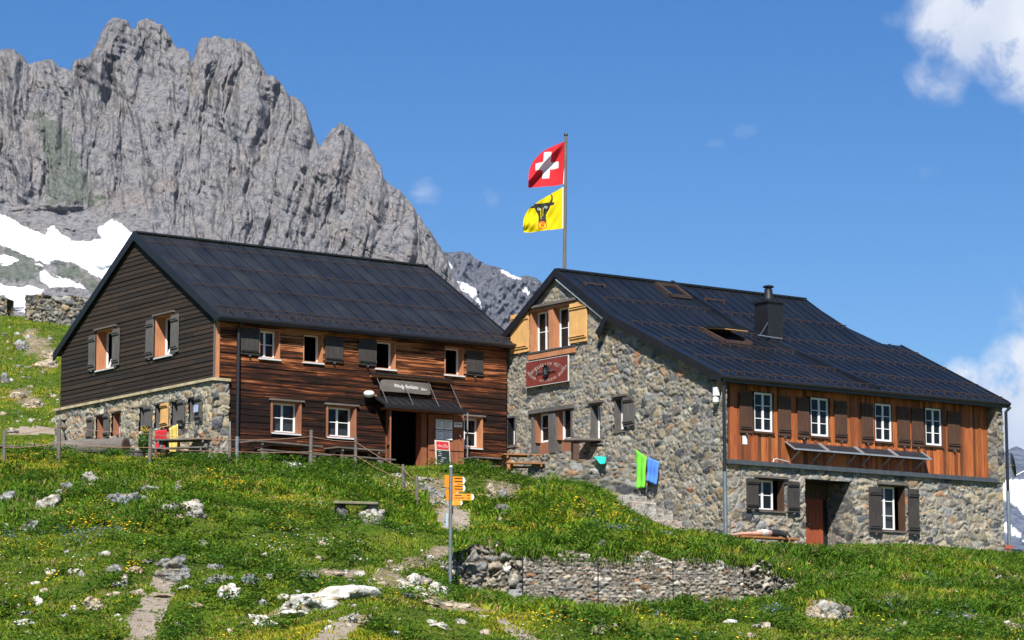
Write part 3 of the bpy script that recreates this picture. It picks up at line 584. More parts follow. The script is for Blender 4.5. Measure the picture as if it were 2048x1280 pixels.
def rockface(name, ridge, p0, p1, stp, pb, nrow, Dfn, disp, mpp, snow, green, m, jag=2.2, seed=0, thick=300):
    ps = np.arange(p0, p1, stp); rt = interp_ridge(ridge, ps) + (fbm(ps / 7, ps * 0, seed + 60, 4) - .5) * jag * 2.2
    t = np.linspace(0, 1, nrow) ** .97; Pg = np.repeat(ps[None], nrow, 0); Tg = t[:, None]; Yg = pb + (rt[None] - pb) * Tg
    wob = (fbm(Pg / 22, Yg / 30, seed + 70, 3) - .5)
    D = Dfn(Pg, Yg, rt[None]) + disp(Pg + wob * 10, Yg)
    taper = np.clip((Yg - rt[None]) / 14, 0, 1)
    D = D + (1 - taper) ** 2 * 14
    rx = (Pg - 1024) / FPX; ry_ = cos(PITCH) - sin(PITCH) * (640 - Yg) / FPX; rzz = sin(PITCH) + cos(PITCH) * (640 - Yg) / FPX
    X = rx / ry_ * D; Z = rzz / ry_ * D; V = np.stack([X, D, Z], -1)
    back = V[-1].copy(); back[:, 1] += thick; back[:, 2] -= thick * .9; V = np.concatenate([V, back[None]]); n_, m_ = V.shape[:2]
    id_ = np.arange(n_ * m_).reshape(n_, m_); F = np.stack([id_[:-1, :-1], id_[:-1, 1:], id_[1:, 1:], id_[1:, :-1]], -1).reshape(-1, 4)
    jx = (fbm(Pg / 9, Yg / 9, seed + 80, 4) - .5) * 16; jy = (fbm(Pg / 9, Yg / 9, seed + 81, 4) - .5) * 11
    sn = np.zeros(Pg.shape)
    for P in snow: sn = np.maximum(sn, inpoly(Pg + jx * .6, Yg + jy * .6, P))
    gr = np.zeros(Pg.shape)
    for P in green: gr = np.maximum(gr, inpoly(Pg + jx * 3, Yg + jy * 3, P))
    pad = lambda a: np.concatenate([a, a[-1:]]).ravel()
    me = npmesh(name, V.reshape(-1, 3), F, attrs={'snow': pad(sn), 'green': pad(gr * (.3 + .7 * fbm(Pg / 6, Yg / 12, 5, 3)))}); return tag(link(name, me, m, smooth=True), kind='structure')
def rockmat(name, tint, scm):
    def fn(t, b):
        v = coords(t, (1 / scm, 1 / scm, .42 / scm)); n1 = noise(t, v, 1.0, 8, .65, .6); v2 = coords(t, (1 / scm,) * 3); n2 = noise(t, v2, .22, 4, .6); n3 = noise(t, v2, 4, 6, .7)
        vv = coords(t, (1.6 / scm, 1.6 / scm, .16 / scm)); n4 = noise(t, vv, 1.2, 6, .6, .4)
        c = ramp(t, n1, [(.25, tuple(.72 * a for a in tint)), (.5, tuple(1.0 * a for a in tint)), (.78, tuple(1.2 * a for a in tint))])
        c = mixc(t, ramp(t, n2, [(.46, (0, 0, 0)), (.7, (.55, .55, .55))]), c, mixc(t, 1, c, (1.18, 1.02, .86), 'MULTIPLY'))
        c = mixc(t, 1, c, ramp(t, n4, [(.38, (.62, .64, .70)), (.48, (1, 1, 1)), (.8, (1.14, 1.11, 1.05))]), 'MULTIPLY')
        c = mixc(t, 1, c, ramp(t, n3, [(.3, (.86, .86, .88)), (.7, (1.12, 1.1, 1.08))]), 'MULTIPLY')
        dn = nd(t, 'ShaderNodeTexNoise', {'Vector': v2, 'Scale': .5, 'Detail': 4}); dv = nd(t, 'ShaderNodeVectorMath', {0: dn.outputs['Color'], 1: (2.2, 2.2, 1.1)}, operation='MULTIPLY'); cv = nd(t, 'ShaderNodeVectorMath', {0: coords(t, (1.05 / scm, 1.05 / scm, .30 / scm)), 1: dv.outputs[0]}, operation='ADD')
        vo = nd(t, 'ShaderNodeTexVoronoi', {'Vector': cv.outputs[0], 'Scale': 1.0}, feature='DISTANCE_TO_EDGE'); c = mixc(t, 1, c, ramp(t, vo.outputs['Distance'], [(0, (.46, .48, .53)), (.05, (1, 1, 1))]), 'MULTIPLY')
        cv2 = nd(t, 'ShaderNodeVectorMath', {0: coords(t, (.5 / scm, .5 / scm, 1.5 / scm)), 1: dv.outputs[0]}, operation='ADD'); vo2 = nd(t, 'ShaderNodeTexVoronoi', {'Vector': cv2.outputs[0], 'Scale': 1.0}, feature='DISTANCE_TO_EDGE'); c = mixc(t, 1, c, ramp(t, vo2.outputs['Distance'], [(0, (.70, .71, .74)), (.04, (1, 1, 1))]), 'MULTIPLY')
        c = mixc(t, attr(t, 'green')['Fac'], c, mixc(t, .72, c, (.045, .075, .03))); c = mixc(t, attr(t, 'snow')['Fac'], c, (.80, .82, .86))
        t.links.new(c, b.inputs['Base Color']); bump(t, b, n3, .32, scm * .22)
    return mat(name, rough=.95, spec=.1, fn=fn)
def Dmain(P, Yp, rt):
    d = np.interp(Yp, [30, 430, 640, 720], [3240, 3000, 2760, 2560]); d2 = np.interp(Yp, [30, 720], [3240, 2780]); k = np.clip((P - 240) / 160, 0, 1); d = d * (1 - k) + d2 * k
    return d + np.clip(P - 560, 0, 800) * .35
def disp_main(P, Yp):
    x = P * .54; y = Yp * .54; x = x + (y - 150) * .16 * np.clip((P - 300) / 300, -.6, 1)
    w = np.clip((430 - Yp) / 60, .12, 1); w = np.maximum(w, np.clip((P - 240) / 120, 0, 1))
    wx = (fbm(x / 30, y / 60, 351, 3) - .5) * 16; X = x + wx; Y_ = y + (fbm(x / 30, y / 60, 361, 3) - .5) * 12
    lr = lambda u, v, k, o=3, g=.5: 1 - np.abs(2 * lfbm(u, v, k, o, g) - 1)
    a = -(lr(X / 80, Y_ / 300, 301) - .6) * 110 - (lfbm(X / 24, Y_ / 70, 311, 4, .5) - .5) * 44
    crack = lambda sx, sy, k, q: np.clip(lr(X / sx, Y_ / sy, k, 3, .45) - q, 0, 1)
    a = a + crack(46, 260, 371, .72) * 80 + crack(17, 110, 381, .78) * 42
    a = a - (lfbm(X / 9, Y_ / 28, 321, 4, .6) - .5) * 19 - (lfbm(X / 4, Y_ / 7, 325, 3, .6) - .5) * 6 - (lfbm((X * .5 - Y_) / 8, (X + Y_ * .5) / 60, 331, 3) - .5) * 9
    low = (fbm(x / 50, y / 20, 341, 5, .55) - .5) * 60
    return a * w + low * (1 - w)
SNOW = [[(-220, 400), (-60, 405), (0, 428), (15, 435), (40, 450), (93, 471), (98, 456), (107, 452), (121, 465), (145, 483), (170, 482), (207, 478), (195, 463), (196, 455), (225, 438), (245, 450), (285, 480), (330, 520), (300, 600), (205, 558), (180, 545), (150, 526), (108, 519), (95, 529), (60, 514), (30, 500), (0, 489), (-220, 440)],
        [(-40, 505), (15, 511), (38, 519), (28, 526), (12, 531), (-40, 520)], [(79, 541), (88, 541), (110, 556), (128, 560), (108, 548), (140, 560), (176, 577), (140, 573), (100, 575), (82, 562)],
        [(-60, 560), (0, 570), (40, 575), (60, 571), (86, 579), (76, 596), (50, 626), (36, 622), (18, 604), (5, 590), (-60, 600)], [(70, 526), (80, 527), (87, 533), (74, 530)]]
GREEN = [[(120, 250), (150, 300), (175, 360), (205, 405), (195, 412), (90, 405), (95, 330), (60, 230), (75, 225)], [(-200, 500), (60, 500), (90, 540), (60, 560), (-200, 560)], [(110, 520), (150, 530), (190, 555), (230, 590), (200, 600), (150, 560), (110, 545)]]
rockface('mountain', RIDGE, -800, 1180, 1.7, 720, 400, Dmain, disp_main, .54, SNOW, GREEN, rockmat('limestone cliff', (.198, .196, .203), 14), seed=0, jag=4.2)
FR = [(760, 520), (850, 508), (895, 504), (925, 503), (940, 508), (948, 514), (960, 522), (972, 529), (990, 533), (1008, 540), (1022, 548), (1034, 553), (1050, 551), (1066, 553), (1078, 560), (1092, 574), (1120, 600), (1200, 680), (1300, 780), (1500, 900)]
rockface('far_mountain', FR, 780, 1500, 2.0, 960, 200, lambda P, Yp, rt: np.interp(Yp, [500, 960], [7600, 6200]), lambda P, Yp: -(lfbm(P / 46 + Yp / 110, Yp / 90 - P / 300, 401, 4, .55) - .5) * 330 - (lfbm(P / 9, Yp / 16, 411, 4, .6) - .5) * 75, 1.3,
         [[(915, 560), (925, 566), (936, 570), (950, 580), (954, 588), (962, 610), (968, 622), (962, 612), (950, 598), (938, 588), (918, 580), (914, 568)], [(999, 538), (1010, 542), (1030, 548), (1046, 558), (1030, 558), (1015, 552), (1002, 546)], [(1045, 572), (1055, 576), (1063, 586), (1056, 590), (1048, 584)], [(895, 524), (908, 538), (904, 538), (894, 528)]], [], rockmat('far rock', (.125, .13, .155), 45), seed=9, jag=2.2, thick=600)
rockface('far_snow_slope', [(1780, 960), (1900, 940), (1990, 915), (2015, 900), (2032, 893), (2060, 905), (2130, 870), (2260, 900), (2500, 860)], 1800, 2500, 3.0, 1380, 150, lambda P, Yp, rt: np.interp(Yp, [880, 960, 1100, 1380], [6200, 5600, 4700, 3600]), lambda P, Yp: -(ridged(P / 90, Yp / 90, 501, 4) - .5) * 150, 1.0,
         [[(1780, 975), (1990, 962), (2012, 960), (2500, 940), (2500, 1040), (2100, 1060), (2047, 1029), (2030, 1012), (2010, 1001), (1950, 990)], [(2008, 1042), (2022, 1048), (2043, 1070), (2041, 1076), (2025, 1070), (2008, 1062)], [(2040, 1078), (2100, 1100), (2100, 1108), (2050, 1084)]], [], rockmat('scree with painted shade', (.13, .155, .21), 60), seed=19, jag=2, thick=500)  # cloud shadow on this slope is painted in as the dark bluish rock tint
# ------------------------------------------------------------ clear mountain air between the camera and the peaks
mb = MB(); mb.box(-6000, 6000, -60, 9000, -420, 1750); hz_ = mb.build('haze', None); hz_.data.materials.clear()
hm = bpy.data.materials.new('mountain air'); hm.use_nodes = True; t_ = hm.node_tree; t_.nodes.remove(t_.nodes['Principled BSDF']); pv_ = t_.nodes.new('ShaderNodeVolumePrincipled'); pv_.inputs['Color'].default_value = (.55, .74, 1, 1); pv_.inputs['Density'].default_value = 1.0e-5; pv_.inputs['Anisotropy'].default_value = 0
t_.links.new(pv_.outputs[0], t_.nodes['Material Output'].inputs['Volume']); hz_.data.materials.append(hm); tag(hz_, 'thin blue air in front of the distant cliffs', 'haze', kind='stuff')

# ------------------------------------------------------------ building helpers
def clip_poly(P, outline):
    """clip polygon P (list of (s,z)) by convex counter-clockwise outline"""
    for a in range(len(outline)):
        x0, y0 = outline[a]; x1, y1 = outline[(a + 1) % len(outline)]; out = []
        side = lambda p: (x1 - x0) * (p[1] - y0) - (y1 - y0) * (p[0] - x0)
        for i in range(len(P)):
            p = P[i]; q = P[(i + 1) % len(P)]; sp_, sq = side(p), side(q)
            if sp_ >= 0: out.append(p)
            if (sp_ >= 0) != (sq >= 0): t = sp_ / (sp_ - sq); out.append((p[0] + t * (q[0] - p[0]), p[1] + t * (q[1] - p[1])))
        P = out
        if len(P) < 3: return []
    return P
def set_col(o, cols):
    me = o.data; a = me.color_attributes.new('col', 'FLOAT_COLOR', 'POINT'); c = np.ones((len(me.vertices), 4), np.float32); c[:, :3] = cols; a.data.foreach_set('color', c.ravel())
def raw(name, mb, m, parent, cols=None):
    me = bpy.data.meshes.new(name); me.from_pydata(mb.v, [], mb.f); me.update(); o = link(name, me, m, parent)
    if cols is not None: set_col(o, np.array(cols))
    return o
def boards(name, tf, zb, s0, s1, z0, z1, bh, outline, openings, m, parent, lap=.022, colf=None, seed=1, d0=0):
    r = random.Random(seed); mb = MB(tf, zb); cols = []; z = z0
    while z < z1 - .01:
        zt = z + bh * r.uniform(.9, 1.1); sag = r.uniform(-.004, .004)
        # boards are butted at random joints
        joints = [s0]; 
        while joints[-1] < s1: joints.append(joints[-1] + r.uniform(2.2, 4.5))
        joints[-1] = s1
        cuts = sorted({z, zt} | {q for o in openings for q in (o[2], o[3]) if z < q < zt})
        for ji in range(len(joints) - 1):
            a0, a1 = joints[ji] + .003, joints[ji + 1] - .003; c = colf(r) if colf else (1, 1, 1)
            for k in range(len(cuts) - 1):
                za, zc = cuts[k], cuts[k + 1]; iv = [(a0, a1)]
                for o in openings:
                    if o[2] < zc - 1e-6 and o[3] > za + 1e-6:
                        n2 = []
                        for (p, q) in iv:
                            if o[1] <= p or o[0] >= q: n2.append((p, q)); continue
                            if o[0] > p: n2.append((p, o[0]))
                            if o[1] < q: n2.append((o[1], q))
                        iv = n2
                for (p, q) in iv:
                    P = clip_poly([(p, za), (q, za), (q, zc), (p, zc)], outline)
                    if not P: continue
                    dd = lambda zz: d0 - lap * (1 - (zz - z) / (zt - z)) + sag - .002
                    mb.add([(s_, dd(z_), z_) for s_, z_ in P], [tuple(range(len(P)))]); cols += [c] * len(P)
                    if k == 0:
                        lo = [v_ for v_ in P if abs(v_[1] - za) < 1e-5]
                        if len(lo) >= 2:
                            a_, b_ = min(v_[0] for v_ in lo), max(v_[0] for v_ in lo)
                            mb.add([(a_, d0 + .004, za), (b_, d0 + .004, za), (b_, dd(za), za), (a_, dd(za), za)], [(0, 1, 2, 3)]); cols += [c] * 4
        z = zt
    return raw(name, mb, m, parent, cols)
PAL = [(.38, .32, .22), (.31, .27, .20), (.42, .36, .26), (.09, .10, .12), (.12, .13, .15), (.30, .30, .29), (.24, .25, .26), (.36, .34, .30), (.43, .37, .27), (.33, .30, .25), (.15, .165, .19), (.40, .39, .36), (.27, .28, .30), (.45, .33, .20), (.20, .21, .22), (.36, .33, .29), (.31, .32, .31)]
def stonewall(name, tf, zb, s0, s1, z0, z1, keep, openings, parent, cu=.34, cv=.22, step=.03, amp=.07, seed=1, d0=0, warp=.12, mortar=(.37, .35, .31), pal=PAL, edge=.16, rust=.04, bright=1.0):
    ss = np.arange(s0, s1 + step * .5, step); zz = np.arange(z0, z1 + step * .5, step)
    Sg, Zg = np.meshgrid(ss, zz)
    ws = Sg + (fbm(Sg * 2.2, Zg * 2.2, seed + 2, 3) - .5) * warp * 2; wz = Zg + (fbm(Sg * 2.2, Zg * 2.2, seed + 7, 3) - .5) * warp * 2
    big = fbm(Sg * .45, Zg * .45, seed + 90, 2)
    F1, F2, I, J, OX, OY = voro(ws, wz, cu, cv, seed)
    e = np.clip((F2 - F1) / edge, 0, 1); e = e * e * (3 - 2 * e)
    G1, G2, K, L_, QX, QY = voro(ws + 3.1, wz - 1.7, cu * .52, cv * .50, seed + 61); e2 = np.clip((G2 - G1) / (edge * 1.25), 0, 1); e2 = e2 * e2 * (3 - 2 * e2)
    small = _h(I, J, seed + 63) < .5; e = np.where(small, np.minimum(e, e2), e); F1 = np.where(small, G1, F1); I = np.where(small, K + 977, I); J = np.where(small, L_, J); OX = np.where(small, QX * .6, OX); OY = np.where(small, QY * .6, OY)
    t1 = _h(I, J, seed + 31) - .5; t2 = _h(I, J, seed + 32) - .5; pr = .45 + .75 * _h(I, J, seed + 33)
    h = e * (pr + t1 * OX * 1.5 + t2 * OY * 1.6 - .35 * F1) + (fbm(Sg * 10, Zg * 10, seed + 3, 4) - .5) * .85 * (.35 + .65 * e) + (fbm(Sg * 1.3, Zg * 1.3, seed + 4, 2) - .5) * .6
    D = d0 - amp * h
    ci = (_h(I, J, seed + 41) * len(pal)).astype(int) % len(pal); C = np.array(pal)[ci] * (.55 + .80 * _h(I, J, seed + 42))[..., None]
    ru = _h(I, J, seed + 43) < rust; C = np.where(ru[..., None], np.array([.44, .23, .12]) * (.8 + .4 * _h(I, J, seed + 44))[..., None], C)
    C = np.where((fbm(Sg * 7, Zg * 7, seed + 51, 3) > .60)[..., None], C * .66 + .33 * np.array([.5, .47, .38]), C)
    C = C * e[..., None] + np.array(mortar) * (1 - e)[..., None] * (.75 + .35 * big)[..., None]; C = C * bright * .80 * np.array([1.02, 1.0, .95])
    n_, m_ = Sg.shape; id_ = np.arange(n_ * m_).reshape(n_, m_)
    q = np.stack([id_[:-1, :-1], id_[:-1, 1:], id_[1:, 1:], id_[1:, :-1]], -1)
    cs = (Sg[:-1, :-1] + step / 2); cz = (Zg[:-1, :-1] + step / 2); ok = keep(cs, cz)
    for o in openings: ok &= ~((cs > o[0]) & (cs < o[1]) & (cz > o[2]) & (cz < o[3]))
    Fq = q[ok]; us = np.unique(Fq); rm = np.full(n_ * m_, -1); rm[us] = np.arange(len(us))
    s_, d_, z_ = Sg.ravel()[us], D.ravel()[us], Zg.ravel()[us]; p = tf(s_, d_, z_); Vv = np.stack([p[0], p[1], p[2] - zb], 1)
    me = npmesh(name, Vv, rm[Fq], cols=C.reshape(-1, 3)[us]); return link(name, me, M['stone'], parent)
def panes(mbf, s0, s1, z0, z1, d, cols, rows, fw=.055, bar=.022, mull=.07):
    mbf.box(s0, s1, d - .05, d, z0, z0 + fw).box(s0, s1, d - .05, d, z1 - fw, z1).box(s0, s0 + fw, d - .049, d, z0 + fw, z1 - fw).box(s1 - fw, s1, d - .049, d, z0 + fw, z1 - fw)
    for c in range(1, cols): x = s0 + (s1 - s0) * c / cols; mbf.box(x - mull / 2, x + mull / 2, d - .048, d, z0 + fw, z1 - fw)
    for r_ in range(1, rows):
        z = z0 + (z1 - z0) * r_ / rows
        for c in range(cols):
            a = s0 + (s1 - s0) * c / cols; b = s0 + (s1 - s0) * (c + 1) / cols
            mbf.box(a + (fw if c == 0 else mull / 2), b - (fw if c == cols - 1 else mull / 2), d - .04, d, z - bar / 2, z + bar / 2)
def window(H, zb, tf, s0, s1, z0, z1, d=.28, lin='redwood', fr=None, cols=2, rows=2, curtain=0, sill='sill', lintel=None, trim=None, state='shut', fmat='white', label=None, sash=None, jl=.03):
    mb = MB(tf, zb); t = jl
    mb.box(s0, s0 + t, -.03, d, z0, z1).box(s1 - t, s1, -.03, d, z0, z1).box(s0 + t, s1 - t, -.028, d, z1 - t, z1).box(s0 + t, s1 - t, .0, d, z0, z0 + t)
    if trim: mb.box(s0 - trim, s0, -.05, .02, z0 - trim * .5, z1 + trim).box(s1, s1 + trim, -.05, .02, z0 - trim * .5, z1 + trim).box(s0, s1, -.052, .02, z1, z1 + trim)
    w = mb.build('window', M[lin], H)
    if label: w['label'] = label
    a, b = fr if fr else (s0 + t, s1 - t); za, zc = z0 + t, z1 - t
    f = MB(tf, zb)
    if state == 'shut':
        panes(f, a, b, za, zc, d, cols, rows); f.build('frame', M[fmat], w)
        MB(tf, zb).box(a + .03, b - .03, d - .022, d - .016, za + .03, zc - .03).build('pane', M['glass'], w)
        if curtain:
            c = MB(tf, zb); n = 22; zt = za + (zc - za) * curtain
            for k in range(n):
                x0 = a + .04 + (b - a - .08) * k / n; x1 = a + .04 + (b - a - .08) * (k + 1) / n; da = .05 + .012 * (k % 2); db = .05 + .012 * ((k + 1) % 2)
                c.add([(x0, d + da, za + .02), (x1, d + db, za + .02), (x1, d + db, zt), (x0, d + da, zt)], [(0, 1, 2, 3)])
            c.build('curtain', M['curtain'], w)
    elif state == 'open':      # sash swung inwards, only its frame edge shows
        f.box(a, b, d - .04, d, za, za + .035).box(b - .05, b, d - .05, d, za + .035, zc).box(a, a + .04, d - .05, d, za + .035, zc).box(a + .04, b - .05, d - .045, d, zc - .04, zc)
        f.build('frame', M[fmat], w)
    elif state == 'tilt':      # tilted inwards at the top
        f.box(a, b, d - .04, d, za, za + .04).box(a, a + .05, d - .05, d, za + .04, zc).box(b - .05, b, d - .05, d, za + .04, zc).box(a + .05, b - .05, d - .045, d, zc - .04, zc)
        f.build('frame', M[fmat], w)
        k = .34; q = MB((lambda s, e, z, tf=tf: tf(s, e + max(0, (z - za)) * k, z)), zb); panes(q, a + .05, b - .05, za + .05, zc - .05, d + .01, 2 if b - a > .6 else 1, rows, .05, .025, .06)
        sh = q.build('sash', M[fmat], w)
        MB((lambda s, e, z, tf=tf: tf(s, e + max(0, (z - za)) * k, z)), zb).box(a + .08, b - .08, d - .01, d - .005, za + .08, zc - .08).build('pane', M['glass'], w)
    if sill: MB(tf, zb).box(s0 - .02, s1 + .03, -.07, d - .05, z0 - .045, z0 - .002).build('sill', M[sill], w)
    if lintel: MB(tf, zb).box(s0 - .10, s1 + .12, -.10, .0, z1 + .012, z1 + .012 + lintel).build('lintel', M['greyh'], w)
    return w
def shutter(H, zb, tf, s0, s1, z0, z1, m='grey', d=-.045, label=None, diamonds=False):
    mb = MB(tf, zb); n = max(3, round((s1 - s0) / .12)); r = random.Random(int(s0 * 99 + z0 * 7))
    for k in range(n):
        a = s0 + (s1 - s0) * k / n; b = s0 + (s1 - s0) * (k + 1) / n
        mb.box(a + .003, b - .003, d - .022 - r.uniform(0, .004), d, z0 + r.uniform(0, .008), z1 - r.uniform(0, .008))
    for zz in (z0 + (z1 - z0) * .10, z1 - (z1 - z0) * .17): mb.box(s0 + .01, s1 - .01, d - .055, d - .026, zz, zz + .085)
    o = mb.build('shutter', M[m], H)
    hg = MB(tf, zb)
    for zz in (z0 + (z1 - z0) * .14, z1 - (z1 - z0) * .13): hg.box(s0 + .03, s0 + (s1 - s0) * .9, d - .063, d - .056, zz - .012, zz + .012)
    hg.each('hinge', M['iron'], o); MB(tf, zb).box((s0 + s1) / 2 - .02, (s0 + s1) / 2 + .02, d - .06, d + .03, z0 - .05, z0 - .01).build('catch', M['steel'], o)
    if label: o['label'] = label
    return o
def text_mesh(txt, size, tfn, m, name, parent, extr=.004, align='CENTER', space=1.0):
    """flat lettering; tfn maps glyph x,y,z to parent space"""
    c = bpy.data.curves.new('lettering', 'FONT'); c.body = txt; c.size = size; c.extrude = extr; c.align_x = align; c.align_y = 'CENTER'; c.space_character = space
    o = bpy.data.objects.new('lettering', c); COL.objects.link(o); bpy.context.view_layer.update()
    me = bpy.data.meshes.new_from_object(o.evaluated_get(bpy.context.evaluated_depsgraph_get())); bpy.data.objects.remove(o); bpy.data.curves.remove(c)
    for v in me.vertices: v.co = tfn(v.co.x, v.co.y, v.co.z)
    me.name = name; me.materials.clear(); r_ = link(name, me, m, parent); return r_
def join_meshes(name, objs, parent, m):
    bm = bmesh.new()
    for o in objs: bm.from_mesh(o.data)
    me = bpy.data.meshes.new(name); bm.to_mesh(me); bm.free()
    for o in objs: bpy.data.objects.remove(o)
    me.materials.clear(); return link(name, me, m, parent)
def rz_house(F): return YAW
def guard_row(parent, zb, x0, x1, pf, m='rust', step=.42, h=.075, y_off=0):
    mb = MB(None, zb); 
    mb.tube([(x0, *pf(x0, h)), (x1, *pf(x1, h))], .013, 6)
    x = x0 + .08
    while x < x1: a = pf(x, .0); b = pf(x, h + .02); mb.beam((x, a[0], a[1] - .01), (x, b[0], b[1]), .03, .03); x += step
    return mb.build('snow_guard', M[m], parent)
def slope(mb, A, B, C, D, th):
    """roof slab from 4 corners (counter-clockwise seen from above)"""
    n = (Vector(B) - Vector(A)).cross(Vector(D) - Vector(A)); mb.poly([A, B, C, D], th, n)
# ============================================================ TIMBER HOUSE
ZA = 7.2
HA = thing('timber_house', 'long dark timber hut on the left with stone lower gable and black metal roof', 'house', (FA.o[0], FA.o[1], ZA), YAW)
LA, GA = 10.5, 9.86; YR, ZR, SL = 4.93, 14.93, .61
zr = lambda y: ZR - SL * abs(y - YR)
gs = lambda y: -y
# openings (facade: x ranges; gable: y ranges turned to s=-y)
UPW = [(1.46, 2.18), (2.99, 3.68), (5.57, 6.30), (8.12, 8.83)]
fo = [(a, b, 10.64, 11.52) for a, b in UPW] + [(1.93, 2.90, 8.46, 9.40), (3.86, 4.84, 8.45, 9.40), (8.52, 9.52, 8.42, 9.38), (6.02, 7.42, 7.2, 9.42)]
boards('facade_boards', FACt, ZA, .0, LA, 7.25, 11.95, .185, [(0, 7.2), (LA, 7.2), (LA, 11.88), (0, 11.88)], fo, M['facade'], HA, lap=.016, colf=lambda r: (r.choice([0, .02, .04, .07, .1]),) * 3, seed=4)
go = [(-7.42, -6.24, 10.9, 12.16), (-3.62, -2.56, 10.9, 12.16)]
boards('gable_boards', GABt, ZA, -GA, 0, 9.93, 14.9, .138, [(-GA, 9.93), (0, 9.93), (0, zr(0) - .08), (-YR, ZR - .08), (-GA, zr(GA) - .08)], go, M['darkwood'], HA, lap=.02, colf=lambda r: (lambda k: (k * 1.15, k * .88, k * .62))(r.uniform(.35, 1.15)), seed=9)
# stone lower gable
lw = [(-7.25, -6.62), (-6.20, -5.62), (-4.43, -4.02), (-3.46, -2.98), (-2.43, -1.94), (-1.40, -.93)]
lo = [(a, b, 8.74, 9.46) for a, b in lw]
sw = stonewall('stone_wall', GABt, ZA, -10.05, .05, 6.9, 9.84, lambda s, z: s < 99, lo, HA, seed=21, cu=.28, cv=.19, d0=-.06, amp=.045, bright=1.32, warp=.16, edge=.16, mortar=(.50, .46, .37), pal=[tuple(min(1, c * k) for c, k in zip(p, (1.18, 1.14, 1.02))) for p in PAL])
sw['label'] = 'rough pale stone lower wall of the gable'
stonewall('stone_wall', FACt, ZA, -.13, .44, 6.9, 9.84, lambda s, z: s < 99, [], HA, seed=23, cu=.5, cv=.34, d0=-.05, amp=.07, bright=1.1)['label'] = 'large corner stones at the wall end'
MB(None, ZA).box(-.03, .42, -.02, .4, 6.9, 9.86).build('wall_core', M['path'], HA)
MB(None, ZA).box(-.16, .46, -.13, 10.1, 9.85, 9.93).build('ledge', plain('pale stone ledge', (.52, .44, .27), .9, var=.4, sc=3), HA)
MB(None, ZA).box(-.01, .12, -.035, .10, 9.94, 11.8).build('corner_board', M['orange'], HA)
MB(None, ZA).box(-.045, -.03, -.03, .05, 9.94, 11.78).build('corner_board', M['greyh'], HA)
mb = MB(None, ZA); mb.box(.05, LA, GA - .1, GA, 7.2, 11.8); mb.poly([(LA, 0, 7.2), (LA, GA, 7.2), (LA, GA, 11.8), (LA, YR, 14.8), (LA, 0, 11.8)], .1, (1, 0, 0)); mb.build('back_wall', M['darkwood'], HA)
set_col([c for c in HA.children if c.name.startswith('back_wall')][0], (1, 1, 1))
MB(None, ZA).box(.1, LA - .1, .5, GA - .2, 9.99, 10.05).build('floor', M['black'], HA)
MB(None, ZA).box(5.4, 8.9, .03, 3, 7.3, 7.36).build('floor', M['greyh'], HA)
# roof
XR0, XR1 = -.09, 10.80
rb = MB(None, ZA)
slope(rb, (XR0, -.25, zr(-.25)), (XR1, -.25, zr(-.25)), (XR1, YR, ZR), (XR0, YR, ZR), .07)
slope(rb, (XR1, 10.2, zr(10.2)), (XR0, 10.2, zr(10.2)), (XR0, YR + .004, ZR), (XR1, YR + .004, ZR), .07)
k = math.hypot(1, SL); nrm = (0, -SL / k, 1 / k)
x = XR0 + .02; i = 0
while x <= XR1:
    rb.beam((x, -.25, zr(-.25) + .012), (x, YR, ZR + .012), .022, .04); x += .53; i += 1
rb.beam((XR0, YR, ZR + .03), (XR1, YR, ZR + .03), .22, .05)
roofA = rb.build('roof', M['roofA'], HA)
for y0 in (4.27, 2.93, 1.55, .22): guard_row(roofA, ZA, XR0 + .12, XR1 - .15, lambda x, h, y0=y0: (y0 - h * SL * .3, zr(y0) + h), step=.53)
guard_row(roofA, ZA, XR0 + .1, XR1 - .1, lambda x, h: (-.10, zr(-.10) + h), step=.26, h=.10)
fb = MB(None, ZA)
for (ya, yb) in ((-.27, YR), (10.22, YR)):
    P = [(XR0 - .045, ya, zr(ya) + .05), (XR0 - .045, yb, ZR + .06), (XR0 - .045, yb, ZR - .23), (XR0 - .045, ya, zr(ya) - .20)]
    if ya > 5: P = P[::-1]
    fb.poly(P, .05, (-1, 0, 0))
    P = [(XR1 + .045, ya, zr(ya) + .04), (XR1 + .045, yb, ZR + .05), (XR1 + .045, yb, ZR - .16), (XR1 + .045, ya, zr(ya) - .14)]; fb.poly(P, .04, (1, 0, 0))
fb.each('fascia', M['fascia'], HA)
gb_ = MB(None, ZA); gb_.box(XR0 - .02, XR1 + .05, -.37, -.26, 11.60, 11.74); gb_.box(XR0, XR1, -.25, -.02, 11.60, 11.64); gb_.tube([(XR0 - .04, -.345, 11.69), (XR1 + .08, -.345, 11.69)], .07, 10)
gb_.build('gutter', M['gutter'], HA)
MB(None, ZA).tube([(.70, -.3, 11.62), (.70, -.16, 11.46), (.70, -.12, 11.3), (.70, -.12, 8.25)], .055, 10).build('downpipe', M['gutter'], HA)
MB(None, ZA).tube([(.70, -.12, 8.25), (.70, -.12, 7.3)], .065, 10).build('downpipe', M['pipe'], HA)
